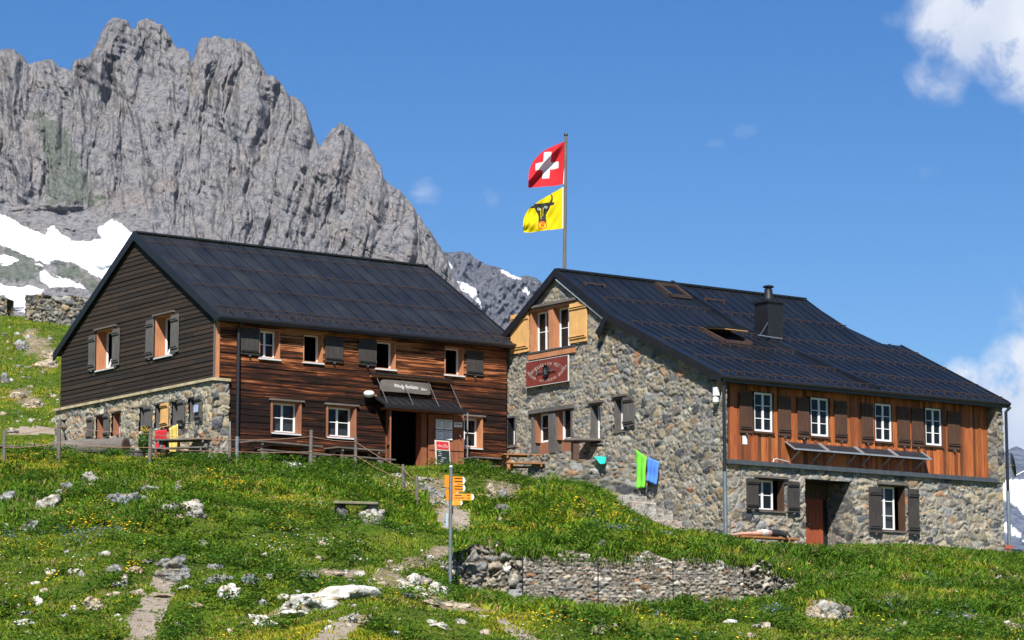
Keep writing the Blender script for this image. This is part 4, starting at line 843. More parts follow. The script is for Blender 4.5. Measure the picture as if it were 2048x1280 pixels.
# facade windows
for i, (a, b) in enumerate(UPW):
    window(HA, ZA, FACt, a, b, 10.64, 11.52, d=.27, lin='orange', state='shut' if i == 0 else 'open', cols=2, rows=2, fr=(a - .02, b - .05) if i == 0 else None, lintel=None)
for a, b, z0, z1 in ((.80, 1.44, 10.70, 11.48), (3.74, 4.38, 10.70, 11.46), (4.93, 5.58, 10.70, 11.48), (8.92, 9.56, 10.68, 11.45)): shutter(HA, ZA, FACt, a, b, z0, z1, 'midshut')
window(HA, ZA, FACt, 1.93, 2.90, 8.46, 9.40, d=.26, lin='redwood', curtain=.98, lintel=.05, trim=.04, state='shut')
window(HA, ZA, FACt, 3.86, 4.84, 8.45, 9.40, d=.26, lin='redwood', curtain=.3, lintel=.05, trim=.04, state='shut')
window(HA, ZA, FACt, 8.52, 9.52, 8.42, 9.38, d=.26, lin='orange', lintel=.05, trim=.04, state='shut')
# gable windows
for a, b in ((-7.42, -6.24), (-3.62, -2.56)):
    window(HA, ZA, GABt, a, b, 10.9, 12.16, d=.36, lin='orange', state='tilt', cols=1, rows=3, lintel=.05, sill='sill')
for a, b, z0, z1 in ((-7.88, -7.44, 10.94, 12.06), (-6.30, -5.84, 10.92, 12.09), (-4.14, -3.66, 10.93, 12.10), (-2.60, -2.12, 10.94, 12.09)): shutter(HA, ZA, GABt, a, b, z0, z1, 'grey', d=-.05)
for i, (a, b) in enumerate(lw):
    window(HA, ZA, GABt, a, b, 8.74, 9.46, d=.22, lin='grey' if i > 1 else 'redwood', state='shut', cols=1, rows=2, fr=(a + .03, b + .1), sill=None if i < 2 else 'sill', jl=.045, lintel=.03)
for i, (a, b) in enumerate(((-7.72, -7.32), (-6.60, -6.24), (-3.98, -3.52), (-2.96, -2.50), (-1.92, -1.52), (-.90, -.48))):
    o = shutter(HA, ZA, GABt, a, b, 8.72, 9.44, 'yellow' if i == 3 else 'grey', d=-.14, label='fresh orange-brown shutter' if i == 3 else None)
    if i == 5: MB(GABt, ZA).box(-.84, -.58, -.225, -.215, 8.98, 9.2).build('notice', plain('blue notice', (.45, .55, .75), .5), o)
# door and porch
mb = MB(None, ZA); mb.box(5.96, 6.03, -.05, .25, 7.25, 9.44); mb.box(7.24, 7.44, -.06, .25, 7.25, 9.44); mb.box(5.96, 7.44, -.062, .25, 9.42, 9.50)
dr = mb.build('door_frame', M['doororange'], HA)
def leaf(h, ang, w, z0, z1, name):
    e = MB(lambda s, d, z: (h[0] + s * cos(ang) - d * sin(ang), h[1] + s * sin(ang) + d * cos(ang), z), ZA); n = 7
    for k in range(n): e.box(w * k / n + .004, w * (k + 1) / n - .004, -.02, .02, z0, z1)
    for zz in (z0 + .2, z1 - .35, (z0 + z1) / 2 - .15): e.box(.03, w - .03, -.045, -.021, zz, zz + .1)
    return e, e.build(name, M['doororange'], HA)
e, lf = leaf((7.46, -.09), -R(9), 1.22, 7.45, 9.36, 'door_leaf')
MB(e.tf, ZA).box(.24, .51, -.062, -.05, 8.9, 9.20).box(.53, .80, -.062, -.05, 8.9, 9.20).box(.24, .51, -.062, -.05, 8.58, 8.87).box(.53, .80, -.062, -.05, 8.58, 8.87).each('notice', M['white'], lf)
MB(e.tf, ZA).box(.86, 1.14, -.062, -.05, 8.99, 9.14).build('notice', M['white'], lf)
ink = plain('grey ink', (.12, .12, .15), .8); mb = MB(e.tf, ZA); r_ = random.Random(3)
for x0 in (.24, .53):
    for zt in (9.17, 8.84):
        mb.box(x0 + .03, x0 + .24, -.066, -.063, zt - .02, zt - .005)
        for kk in range(5): mb.box(x0 + .03, x0 + r_.uniform(.12, .23), -.066, -.063, zt - .055 - kk * .036, zt - .049 - kk * .036)
mb.box(.89, 1.11, -.066, -.063, 9.07, 9.10); mb.build('print', ink, lf)
MB(e.tf, ZA).tube([(1.02, -.06, 8.80), (1.02, -.11, 8.76), (1.05, -.12, 8.70), (1.10, -.06, 8.68)], .012, 6).build('handle', M['steel'], lf)
e2, lf2 = leaf((6.0, -.07), -R(116), .62, 7.45, 9.40, 'door_leaf')
MB(None, ZA).box(8.76, 8.79, -.34, -.31, 7.5, 9.46).build('canopy_post', M['alu'], HA)
# porch canopy
mb = MB(None, ZA); slope(mb, (5.42, -.78, 9.45), (8.42, -.78, 9.45), (8.42, .0, 9.82), (5.42, .0, 9.82), .03); mb.box(5.42, 8.42, -.80, -.77, 9.37, 9.47)
for kk in range(11): xx = 5.44 + kk * .296; mb.beam((xx, -.78, 9.465), (xx, .0, 9.835), .02, .025)
cn = mb.build('canopy', M['fascia'], HA)
MB(None, ZA).box(5.50, 8.35, -.70, -.62, 9.33, 9.40).box(5.75, 5.82, -.6, .0, 9.38, 9.44).box(6.9, 6.97, -.6, .0, 9.38, 9.44).box(8.1, 8.17, -.6, .0, 9.38, 9.44).build('canopy_rafter', M['doororange'], cn)
for xx in (5.56, 6.50, 7.45, 8.28): MB(None, ZA).tube([(xx, -.03, 10.46), (xx, -.70, 9.52)], .012, 6).build('tie_rod', M['steel'], cn)
MB(None, ZA).box(5.38, 8.28, -.16, .0, 10.36, 10.44).build('beam', M['orange'], HA)
slb = MB(None, ZA); slope(slb, (5.34, -.22, 10.44), (8.32, -.22, 10.44), (8.32, .0, 10.52), (5.34, .0, 10.52), .02); slb.build('beam_cap', M['fascia'], HA)
# carved name board
mb = MB(None, ZA); P = [(5.70, 9.99), (5.76, 9.94), (6.6, 9.95), (7.48, 9.94), (7.54, 10.0), (7.53, 10.26), (7.44, 10.30), (6.5, 10.31), (5.78, 10.30), (5.70, 10.24)]
mb.poly([(a, -.13, z) for a, z in P], .06, (0, -1, 0)); nb = mb.build('name_board', M['greyh'], HA); nb['label'] = 'weathered grey plank with the name of the hut in white letters'
text_mesh('Windgällenhütte', .165, lambda x, y, z: (6.62 + x * .80, -.134 - z, 10.13 + y - ZA), M['white'], 'lettering', nb)
text_mesh('2032 m', .09, lambda x, y, z: (7.28 + x * .8, -.134 - z, 10.09 + y - ZA), M['white'], 'lettering', nb)
# wall lamp
MB(None, ZA).lathe((5.20, -.24, 9.70), [(.05, .0), (.13, .03), (.165, .08), (.165, .14), (.12, .19), (.03, .20)], 14).build('wall_lamp', M['white'], HA, smooth=True)
MB(None, ZA).box(5.30, 5.46, -.28, .0, 9.74, 9.80).build('lamp_bracket', M['redwood'], HA)
# ============================================================ STONE HOUSE
ZB = 4.6
HB = thing('stone_house', 'two-storey stone hut on the right with orange larch cladding and black metal roof', 'house', (FB.o[0], FB.o[1], ZB), YAW)
zu = lambda y: 13.8 - .64 * (7.7 - y); zk = lambda y: 13.8 - .62 * (y - 7.7); zl = lambda y: 9.75 + .455 * (y + .15)
def ztop(y): return np.where(y > 7.7, zk(y), np.where(y > 5.06, zu(y), zl(y))) - .10
bo = [(-9.18, -6.90, 11.38, 12.72), (-10.46, -9.95, 8.55, 9.50), (-9.12, -7.02, 8.18, 9.48), (-6.12, -5.6, 8.2, 9.5), (-4.96, -4.44, 8.56, 9.58)]
stonewall('stone_wall', GABt, ZB, -10.48, -5.75, 6.2, 13.8, lambda s, z: z < ztop(-s), bo, HB, seed=41, cu=.22, cv=.12, amp=.035, mortar=(.46, .43, .36), bright=1.16, rust=.010, warp=.16, edge=.16)['label'] = 'finely bedded grey stone gable wall'
stonewall('stone_wall', GABt, ZB, -5.75, .03, 4.3, 12.6, lambda s, z: z < ztop(-s), bo, HB, seed=47, cu=.31, cv=.20, amp=.048, bright=1.15, rust=.025, warp=.17, edge=.15, mortar=(.44, .41, .34))['label'] = 'coarse rubble stone gable wall'
fo = [(1.21, 2.24, 5.98, 6.90), (5.98, 7.02, 5.60, 6.95), (3.05, 4.86, 4.3, 6.96)]
stonewall('stone_wall', FACt, ZB, -.03, 11.2, 4.3, 7.30, lambda s, z: s < 99, fo, HB, seed=53, cu=.40, cv=.23, amp=.045, bright=1.22, rust=.045, warp=.16, edge=.16, mortar=(.48, .44, .36))['label'] = 'lower stone front wall with rust-coloured stones'
stonewall('stone_wall', FACt, ZB, 10.93, 11.25, 7.26, 9.7, lambda s, z: s < 99, [], HB, seed=57, cu=.40, cv=.26, amp=.06, bright=1.0)['label'] = 'stone pier at the end of the cladding'
# pier cheek facing the cladding, and door recess cheeks
stonewall('stone_wall', lambda s, d, z: (10.93 + d, .42 - s, z), ZB, .0, .50, 7.3, 9.7, lambda s, z: s < 99, [], HB, seed=58, amp=.03)
stonewall('door_recess', lambda s, d, z: (4.86 + d, 1.0 - s, z), ZB, .0, 1.09, 4.4, 6.96, lambda s, z: s < 99, [], HB, seed=59, cu=.4, amp=.03)
mb = MB(None, ZB); mb.box(2.95, 3.04, .02, 1.0, 4.4, 7.0); mb.box(2.95, 4.96, .0, 1.05, 6.96, 7.06); mb.box(2.95, 4.96, 1.02, 1.1, 4.4, 7.0); mb.build('door_recess', M['gutter'], HB)
mb = MB(None, ZB); n = 8
for k in range(n): mb.box(3.45 + .145 * k, 3.45 + .145 * (k + 1) - .006, .93, .98, 4.5, 6.5)
dd = mb.build('door', M['doorred'], HB); MB(None, ZB).tube([(3.95, .92, 5.75), (3.95, .87, 5.75), (4.05, .87, 5.75)], .014, 6).build('handle', M['steel'], dd)
MB(None, ZB).box(3.04, 4.86, .94, 1.0, 6.5, 6.96).build('door_lintel', M['darkshut'], HB)
MB(None, ZB).box(3.04, 4.9, -.1, 1.0, 4.3, 4.72).build('door_step', M['zinc'], HB)
mb = MB(None, ZB); mb.box(.0, 11.2, 10.38, 10.48, 4.4, 11.8); mb.box(11.15, 11.25, .05, 10.4, 4.4, 9.8); mb.box(.05, 11.2, .5, .6, 7.3, 9.7) ; mb.box(.1, 11.1, .1, 10.4, 7.2, 7.28)
mb.poly([(10.1, 5.0, 9.7), (10.1, 10.4, 9.7), (10.1, 10.4, 11.9), (10.1, 7.7, 13.6), (10.1, 5.0, 11.9)], .1, (1, 0, 0)); mb.build('inner_wall', M['black'], HB)
# cladding
r_ = random.Random(5); mb = MB(None, ZB); cols = []; x = .12; uo = [(1.40, 2.14), (3.58, 4.32), (6.15, 6.87), (8.23, 8.95)]
while x < 10.93:
    w = r_.uniform(.10, .155); x1 = min(x + w, 10.94); c = r_.choice([.28, .45, .6, .75, .85, 1.0]) * r_.uniform(.9, 1.1); yy = .33 - r_.choice([0, 0, .022]); segs = [(7.38, 9.74)]
    for a, b in uo:
        if x < b and x1 > a: segs = [(7.38, 8.27), (9.43, 9.74)]
    for za, zc in segs:
        n0 = len(mb.v); mb.box(x, x1 - .006, yy - .02, .45, za, zc); cols += [(c, c * r_.uniform(.80, 1.0), c * .9)] * (len(mb.v) - n0)
    x = x1
raw('cladding', mb, M['clad'], HB, cols)
mb = MB(None, ZB); mb.box(.02, 10.86, -.12, .38, 7.31, 7.36); mb.box(.02, 10.86, -.135, -.115, 7.24, 7.37); mb.build('ledge', M['zinc'], HB)
stonewall('stone_wall', FACt, ZB, -.02, .13, 7.3, 9.72, lambda s, z: s < 99, [], HB, seed=60, cu=.3, cv=.25, amp=.04)
for i, (a, b) in enumerate(uo):
    w = window(HB, ZB, lambda s, d, z: (s, d + .31, z), a, b, 8.27, 9.43, d=.05, lin='darkshut', cols=2, rows=3, curtain=0, sill='darkshut', jl=.02)
for a, b in ((.85, 1.33), (2.31, 2.81), (3.06, 3.52), (4.53, 5.02), (5.60, 6.07), (7.07, 7.59), (7.66, 8.15), (9.16, 9.68)): shutter(HB, ZB, lambda s, d, z: (s, d + .31, z), a, b, 8.20, 9.38, 'darkshut', d=-.03)
window(HB, ZB, FACt, 1.20, 2.24, 5.98, 6.90, d=.24, lin='darkshut', fr=(1.2, 2.0), cols=2, rows=2, sill='greyh', lintel=.07)
window(HB, ZB, FACt, 5.97, 7.03, 5.60, 6.95, d=.24, lin='darkshut', fr=(5.97, 6.80), cols=2, rows=3, curtain=.98, sill='greyh', lintel=.08)
for a, b, z0, z1 in ((.72, 1.18, 5.98, 6.86), (2.28, 2.74, 5.96, 6.86), (5.47, 5.97, 5.50, 6.86), (7.06, 7.51, 5.52, 6.87)): shutter(HB, ZB, FACt, a, b, z0, z1, 'midshut', d=-.12)
# gable windows
mb = MB(GABt, ZB); mb.box(-9.16, -9.10, -.05, .28, 11.38, 12.72).box(-8.20, -7.97, -.05, .28, 11.38, 12.72).box(-6.98, -6.92, -.05, .28, 11.38, 12.72).box(-9.16, -6.92, -.052, .28, 12.66, 12.74).box(-9.24, -6.86, -.08, -.01, 11.16, 11.36)
w = mb.build('window', M['orange'], HB); w['label'] = 'double attic window in fresh orange timber'
f = MB(GABt, ZB); panes(f, -9.10, -8.25, 11.40, 12.66, .26, 2, 2); panes(f, -7.97, -7.04, 11.40, 12.66, .26, 2, 2); f.build('frame', M['white'], w)
MB(GABt, ZB).box(-9.06, -8.29, .235, .24, 11.44, 12.62).box(-7.93, -7.08, .235, .24, 11.44, 12.62).each('pane', M['glass'], w)
MB(GABt, ZB).box(-9.26, -6.84, -.10, .25, 11.34, 11.39).build('sill', M['zinc'], w)
c_ = MB(GABt, ZB)
for a in (-9.05, -8.5, -7.9, -7.35): c_.box(a, a + .3, .33, .34, 11.45, 12.6)
c_.each('curtain', plain('brown curtain', (.12, .07, .045), .9), w)
shutter(HB, ZB, GABt, -10.15, -9.20, 11.44, 12.69, 'yellow', d=-.06, label='fresh yellow pine shutter'); shutter(HB, ZB, GABt, -7.10, -6.22, 11.44, 12.69, 'yellow', d=-.06, label='fresh yellow pine shutter')
MB(GABt, ZB).box(-9.20, -6.75, -.14, .0, 12.76, 12.84).build('attic_lintel', M['greyh'], HB)
window(HB, ZB, GABt, -10.46, -9.95, 8.55, 9.50, d=.26, lin='grey', cols=1, rows=2, sill='greyh', jl=.05, fr=(-10.40, -9.85))
mb = MB(GABt, ZB); mb.box(-9.12, -9.0, -.04, .3, 8.18, 9.46).box(-8.22, -7.88, -.05, .3, 8.18, 9.46).box(-7.10, -7.02, -.04, .3, 8.18, 9.46).box(-9.2, -6.95, -.10, .3, 9.46, 9.58)
w = mb.build('window', M['grey'], HB); w['label'] = 'double ground floor window between thick grey posts'
MB(GABt, ZB).box(-9.0, -8.22, .2, .3, 8.18, 8.56).box(-7.88, -7.10, .2, .3, 8.18, 8.56).box(-9.0, -8.94, .02, .28, 8.56, 9.46).box(-7.88, -7.80, .02, .28, 8.56, 9.46).each('parapet', M['redwood'], w)
f = MB(GABt, ZB); panes(f, -8.94, -8.22, 8.57, 9.46, .26, 1, 2, .06); f.box(-7.80, -7.74, .2, .26, 8.57, 9.46).box(-7.74, -7.1, .2, .26, 8.57, 8.62); f.build('frame', M['white'], w)
MB(GABt, ZB).box(-8.9, -8.26, .235, .24, 8.6, 9.42).box(-7.74, -7.12, .25, .255, 8.62, 9.44).each('pane', M['glass'], w)
window(HB, ZB, GABt, -6.12, -5.6, 8.28, 9.5, d=.26, lin='grey', cols=1, rows=3, sill='greyh', jl=.05, fr=(-6.06, -5.45), lintel=.06)
window(HB, ZB, GABt, -4.96, -4.44, 8.56, 9.58, d=.24, lin='grey', cols=1, rows=2, sill='greyh', jl=.05, fr=(-4.9, -4.30), lintel=.06)
shutter(HB, ZB, GABt, -4.44, -3.90, 8.66, 9.54, 'grey', d=-.10)
# red name sign
mb = MB(GABt, ZB); mb.box(-9.22, -7.07, -.16, -.12, 10.30, 11.08); sg = mb.build('name_sign', plain('red sign paint', (.22, .042, .030), .55, var=.22, sc=3), HB); sg['label'] = 'dark red sign with arched lettering and a small round emblem'
mb = MB(GABt, ZB); mb.box(-9.235, -7.055, -.165, -.115, 11.08, 11.095).box(-9.235, -7.055, -.165, -.115, 10.285, 10.30).box(-7.07, -7.055, -.165, -.115, 10.30, 11.08).build('sign_edge', M['sill'], sg)
def arc_text(txt, R0, a0, a1, size, cs, cz, up=True):
    obs = []
    for i, ch in enumerate(txt):
        if ch == ' ': continue
        a = a0 + (a1 - a0) * i / (len(txt) - 1)
        if up: px_ = cs + R0 * sin(a); pz_ = cz + R0 * cos(a) * .62; ro = -a * .62
        else: px_ = cs + R0 * sin(a); pz_ = cz - R0 * cos(a) * .62; ro = a * .62
        def tfn(x, y, z, px_=px_, pz_=pz_, ro=ro):
            xx = px_ + x * cos(ro) - y * sin(ro); zz = pz_ + x * sin(ro) + y * cos(ro); q = GABt(xx, -.163 - z, zz - ZB); return q
        obs.append(text_mesh(ch, size, tfn, M['white'], 'glyph', None))
    return join_meshes('lettering', obs, sg, plain('faded lettering', (.45, .36, .32), .8))
arc_text('WINDGÄLLEN HÜTTE', 1.12, -.82, .82, .155, -8.14, 10.22, True)
arc_text('AKADEM. ALPENCLUB ZÜRICH', 1.15, -1.02, 1.02, .125, -8.14, 11.12, False)
mb = MB(GABt, ZB); P = [(-8.14 + .15 * sin(t_ * pi / 9), -.19, 10.70 + .20 * cos(t_ * pi / 9)) for t_ in range(18)]
mb.poly(P, .03, (0, -1, 0)); em = mb.build('emblem', M['iron'], sg)
MB(GABt, ZB).tube([(-8.14 + .135 * sin(t_ * pi / 9), -.215, 10.70 + .185 * cos(t_ * pi / 9)) for t_ in range(19)], .018, 6).build('emblem_rim', M['gutter'], sg)
MB(GABt, ZB).tube([(-8.62, -.2, 10.70), (-7.66, -.2, 10.70)], .016, 6).tube([(-8.62, -.2, 10.62), (-8.62, -.2, 10.80)], .014, 6).build('ice_axe', M['steel'], sg)
MB(GABt, ZB).tube([(-8.17, -.225, 10.60), (-8.19, -.225, 10.74), (-8.15, -.225, 10.80)], .012, 6).tube([(-8.10, -.225, 10.78), (-8.12, -.225, 10.64), (-8.08, -.225, 10.60)], .012, 6).build('emblem_cipher', M['steel'], sg)
# roof of the stone house
rb = MB(None, ZB)
U0, U1 = -.14, 10.15
rb.poly([(U0, 5.06, zu(5.06)), (11.1, 5.06, zu(5.06)), (10.45, 5.95, zu(5.95)), (U1, 7.7, 13.8), (U0, 7.7, 13.8)], .08, (0, -.54, .84))
slope(rb, (U1, 10.72, zk(10.72)), (U0, 10.72, zk(10.72)), (U0, 7.704, 13.8), (U1, 7.704, 13.8), .08)
rb.poly([(-.22, -.15, zl(-.15)), (11.35, -.15, zl(-.15)), (11.9, 5.055, zl(5.055)), (-.22, 5.055, zl(5.055))], .08, (0, -.41, .91))
x = .3
while x < 11.3:
    xe = x + (0.0 if x < 5.4 else .08 * (x - 5.4))
    rb.beam((x, -.14, zl(-.14) + .012), (xe, 5.06, zl(5.06) + .012), .022, .035)
    if x < 10.2: rb.beam((x, 5.07, zu(5.07) + .012), (x, 7.69, 13.8 + .008), .022, .035)
    x += .38
rb.beam((U0, 7.7, 13.83), (U1, 7.7, 13.83), .2, .05)
for p, q in (((4.50, 7.72, 13.86), (5.02, 5.06, zl(5.06) + .05)), ((5.02, 5.06, zl(5.06) + .05), (5.92, -.16, zl(-.16) + .05))): rb.beam(p, q, .12, .13)
roofB = rb.build('roof', M['roof'], HB)
def ry(f, y0): return lambda x, h: (y0 - h * .15, f(y0) + h)
for f_, y0, xa, xb in ((zu, 5.97, .35, 4.6), (zl, 4.2, .0, 4.95), (zl, 2.72, .0, 5.2), (zl, 1.28, .0, 5.5), (zl, -.02, -.2, 5.75), (zu, 5.90, 5.0, 10.3), (zl, 4.05, 5.4, 11.7), (zl, 2.62, 5.6, 11.5), (zl, 1.1, 5.9, 11.35), (zl, -.02, 6.0, 11.25)):
    guard_row(roofB, ZB, xa, xb, ry(f_, y0), step=.36 if y0 > 0 else .3, h=.10)
fb = MB(None, ZB)
fb.poly([(U0 - .04, 7.7, 13.86), (U0 - .04, 5.10, zu(5.10) + .05), (U0 - .04, 5.10, zu(5.1) - .22), (U0 - .04, 7.7, 13.60)], .05, (-1, 0, 0))
fb.poly([(U0 - .04, 10.74, zk(10.74) + .05), (U0 - .04, 7.7, 13.86), (U0 - .04, 7.7, 13.60), (U0 - .04, 10.74, zk(10.74) - .2)], .05, (-1, 0, 0))
fb.poly([(-.27, 5.02, zl(5.02) + .05), (-.27, -.17, zl(-.17) + .05), (-.27, -.17, zl(-.17) - .20), (-.27, 5.02, zl(5.02) - .20)], .06, (-1, 0, 0))
fb.poly([(-.27, 5.52, 11.62), (-.27, 5.02, zl(5.02) + .05), (-.27, 5.02, zl(5.02) - .20), (-.27, 5.42, 11.42)], .06, (-1, 0, 0))
fb.poly([(11.95, 5.06, zl(5.06) + .04), (11.40, -.17, zl(-.17) + .04), (11.40, -.17, zl(-.17) - .16), (11.95, 5.06, zl(5.06) - .16)], .05, (1, 0, 0))
slope(fb, (-.26, 5.56, 11.56), (-.1, 5.56, 11.56), (-.1, 5.03, zl(5.03) + .02), (-.26, 5.03, zl(5.03) + .02), .04)
fb.each('fascia', M['fascia'], HB)
mb = MB(None, ZB); mb.beam((U0 + .02, 7.7, 13.52), (U0 + .02, 5.1, zu(5.1) - .28), .05, .05); mb.build('verge_trim', M['sill'], HB)
mb = MB(None, ZB); mb.tube([(-.24, -.17, 9.69), (11.42, -.17, 9.69)], .065, 10); mb.box(-.20, 11.36, -.16, .40, 9.62, 9.655); mb.box(-.22, 11.38, -.155, -.145, 9.56, 9.72); mb.build('gutter', M['gutter'], HB)
MB(None, ZB).tube([(-.12, -.22, 9.62), (-.09, -.14, 9.45), (-.08, -.14, 7.0)], .05, 10).build('downpipe', M['gutter'], HB)
MB(None, ZB).tube([(-.08, -.14, 7.0), (-.08, -.14, 4.7)], .06, 10).build('downpipe', M['pipe'], HB)
MB(None, ZB).tube([(11.42, -.2, 9.60), (11.32, -.1, 9.45), (11.32, -.1, 7.0)], .05, 10).build('downpipe', M['gutter'], HB)
MB(None, ZB).tube([(11.32, -.1, 7.0), (11.32, -.1, 4.5)], .06, 10).build('downpipe', M['pipe'], HB)
# chimney
mb = MB(None, ZB); mb.box(5.33, 5.95, 4.08, 4.70, 11.3, 12.86); ch = mb.build('chimney', M['fascia'], roofB)
MB(None, ZB).box(5.28, 6.0, 4.03, 4.75, 12.86, 12.93).build('chimney_cap', M['fascia'], roofB)
MB(None, ZB).lathe((5.64, 4.39, 12.93), [(.20, 0), (.20, .08), (.17, .08), (.12, .36), (.12, .40), (.05, .40), (.05, .44), (.17, .44), (.18, .47), (.12, .50)], 18).build('chimney_cowl', M['iron'], roofB, smooth=False)
MB(None, ZB).beam((4.75, 3.9, zl(3.9) + .16), (5.6, 3.75, zl(3.75) + .16), .05, .03).beam((5.3, 4.05, 12.2), (4.9, 4.0, zl(4.0) + .1), .015, .015).build('chimney_stay', M['steel'], roofB)
# skylights
def rp_(f, x, y, h): return (x, y, f(y) + h)
mb = MB(None, ZB)
for (xa, xb, ya, yb) in ((3.60, 3.72, 6.68, 7.48), (4.34, 4.46, 6.68, 7.48)): mb.beam(rp_(zu, (xa + xb) / 2, ya, .06), rp_(zu, (xa + xb) / 2, yb, .06), .12, .10)
mb.beam(rp_(zu, 3.6, 6.72, .06), rp_(zu, 4.46, 6.72, .06), .12, .10).beam(rp_(zu, 3.6, 7.46, .06), rp_(zu, 4.46, 7.46, .06), .12, .10)
sk = mb.build('skylight', plain('brown skylight frame', (.055, .036, .026), .5), roofB); 
mb = MB(None, ZB); slope(mb, rp_(zu, 3.72, 6.78, .05), rp_(zu, 4.34, 6.78, .05), rp_(zu, 4.34, 7.4, .05), rp_(zu, 3.72, 7.4, .05), .02); mb.build('skylight', M['blackglass'], roofB)
mb = MB(None, ZB)
for xa in (2.85, 3.90): mb.beam(rp_(zl, xa, 3.2, .05), rp_(zl, xa, 4.35, .05), .09, .10)
mb.beam(rp_(zl, 2.85, 3.22, .05), rp_(zl, 3.9, 3.22, .05), .09, .10).beam(rp_(zl, 2.85, 4.33, .05), rp_(zl, 3.9, 4.33, .05), .09, .10); mb.build('skylight', M['rust'], roofB)
mb = MB(None, ZB); z0_ = zl(3.85); slope(mb, (2.92, 3.30, z0_ + .22), (3.86, 3.30, z0_ + .22), (3.86, 4.32, z0_ + .36), (2.92, 4.32, z0_ + .36), .05); mb.build('skylight_sash', M['fascia'], roofB)
mb = MB(None, ZB); slope(mb, (2.94, 3.31, z0_ + .165), (3.84, 3.31, z0_ + .165), (3.84, 4.31, z0_ + .305), (2.94, 4.31, z0_ + .305), .02); mb.build('skylight_sash', M['yellow'], roofB)
for xa, y0 in ((.34, 6.85), (5.05, 6.72)):
    mb = MB(None, ZB); mb.beam(rp_(zu, xa, y0, .09), rp_(zu, xa + .75, y0, .09), .03, .04); mb.beam(rp_(zu, xa, y0, -.01), rp_(zu, xa, y0, .13), .07, .05).beam(rp_(zu, xa + .75, y0, -.01), rp_(zu, xa + .75, y0, .13), .07, .05); mb.build('roof_step', M['rust'], roofB)
# solar panels
for i in range(4):
    x0 = 2.58 + i * 1.385; x1 = x0 + 1.36
    mb = MB(None, ZB); T0 = (.33, 8.06); T1 = (-.10, 7.80)
    slope(mb, (x0, T1[0], T1[1]), (x1, T1[0], T1[1]), (x1, T0[0], T0[1]), (x0, T0[0], T0[1]), .03); pv = mb.build('solar_panel', M['pv'], HB)
    mb = MB(None, ZB)
    for xx in (x0 + .02, x1 - .02): mb.beam((xx, T1[0], T1[1] + .012), (xx, T0[0], T0[1] + .012), .045, .03)
    mb.beam((x0, T1[0], T1[1] + .005), (x1, T1[0], T1[1] + .005), .03, .045).beam((x0, T0[0], T0[1] + .005), (x1, T0[0], T0[1] + .005), .03, .045); mb.build('panel_frame', M['alu'], pv)
    mb = MB(None, ZB)
    for xx in (x0 + .25, x1 - .3): mb.beam((xx, T1[0] + .03, T1[1] - .03), (xx, .36, 7.48), .035, .035)
    mb.beam((x0, .35, 7.47), (x1, .35, 7.47), .04, .05); mb.build('panel_bracket', M['alu'], pv)
MB(None, ZB).box(.98, 1.22, .30, .38, 7.88, 8.12).build('junction_box', M['white'], HB)
MB(None, ZB).tube([(1.95, .1, 7.40), (1.98, .1, 7.48), (2.1, .12, 7.5), (2.7, .3, 7.46)], .02, 6).build('cable_pipe', M['sill'], HB)
MB(GABt, ZB).box(-.20, -.05, -.2, -.08, 9.18, 9.42).lathe((-.13, -.16, 8.95), [(.05, 0), (.09, .05), (.09, .16), (.04, .2)], 10).build('wall_lamp', M['white'], HB)

# ------------------------------------------------------------ placing helpers
def atz(px, py, z): r = ray(px, py); return Vector(r / r[2] * z)
def fhit(F, px, py, yl):
    r = ray(px, py); t = (F.o @ F.g + yl) / (r @ F.g); q = r * t; return ((q - F.o) @ F.u, q[2])
def ico(sub=3):
    bm = bmesh.new(); bmesh.ops.create_icosphere(bm, subdivisions=sub, radius=1); v = np.array([x.co[:] for x in bm.verts]); f = np.array([[w.index for w in q.verts] for q in bm.faces]); bm.free(); return v, f
ICO = {s: ico(s) for s in (1, 2, 3, 4)}
ROCKC = {'pale': (.46, .45, .42), 'grey': (.30, .31, .32), 'blue': (.24, .27, .31), 'white': (.78, .77, .73), 'warm': (.46, .39, .30), 'dark': (.17, .175, .18), 'tan': (.50, .43, .34)}
def rockmesh(name, w, d, h, seed, col, sub=3, flat=0.0):
    r = np.random.default_rng(seed); v, f = ICO[sub]; n_ = 11; pn = r.normal(0, 1, (n_, 3)); pn /= np.linalg.norm(pn, axis=1)[:, None]; pd = r.uniform(.5, .95, n_)
    dt = v @ pn.T; rad = np.min(np.where(dt > .12, pd / np.maximum(dt, .12), 9), 1); rad = np.minimum(rad, 1.15)
    A3 = lambda k, o, s: fbm(v[:, 0] * k + seed * 1.7 + v[:, 2] * k * .6, v[:, 1] * k + v[:, 2] * k * .9 + seed, s, o) - .5
    n1, n2, n3 = A3(1.9, 3, seed), A3(4.5, 3, seed + 5), A3(10, 2, seed + 9)
    p = v * (rad * (1 + .75 * n1 + .42 * n2 + .16 * n3))[:, None]; p = p * np.array([w / 2, d / 2, h * .60])
    lay = h * .13; zq = np.round(p[:, 2] / lay) * lay; p[:, 2] = p[:, 2] * .55 + zq * .45 + h * .20; p[:, 0] += n2 * w * .22
    c = np.array(col) * (.55 + .95 * (A3(3, 4, seed + 8) + .5))[:, None] * (1 + 1.0 * n3[:, None])
    li = A3(5, 3, seed + 18) > .07; c = np.where(li[:, None], c * np.array([.60, .59, .50]), c); oc = A3(3.5, 3, seed + 28) > .16; c = np.where(oc[:, None], c * np.array([1.0, .80, .52]), c)
    return npmesh(name, p, f, cols=np.clip(c, .02, .9))
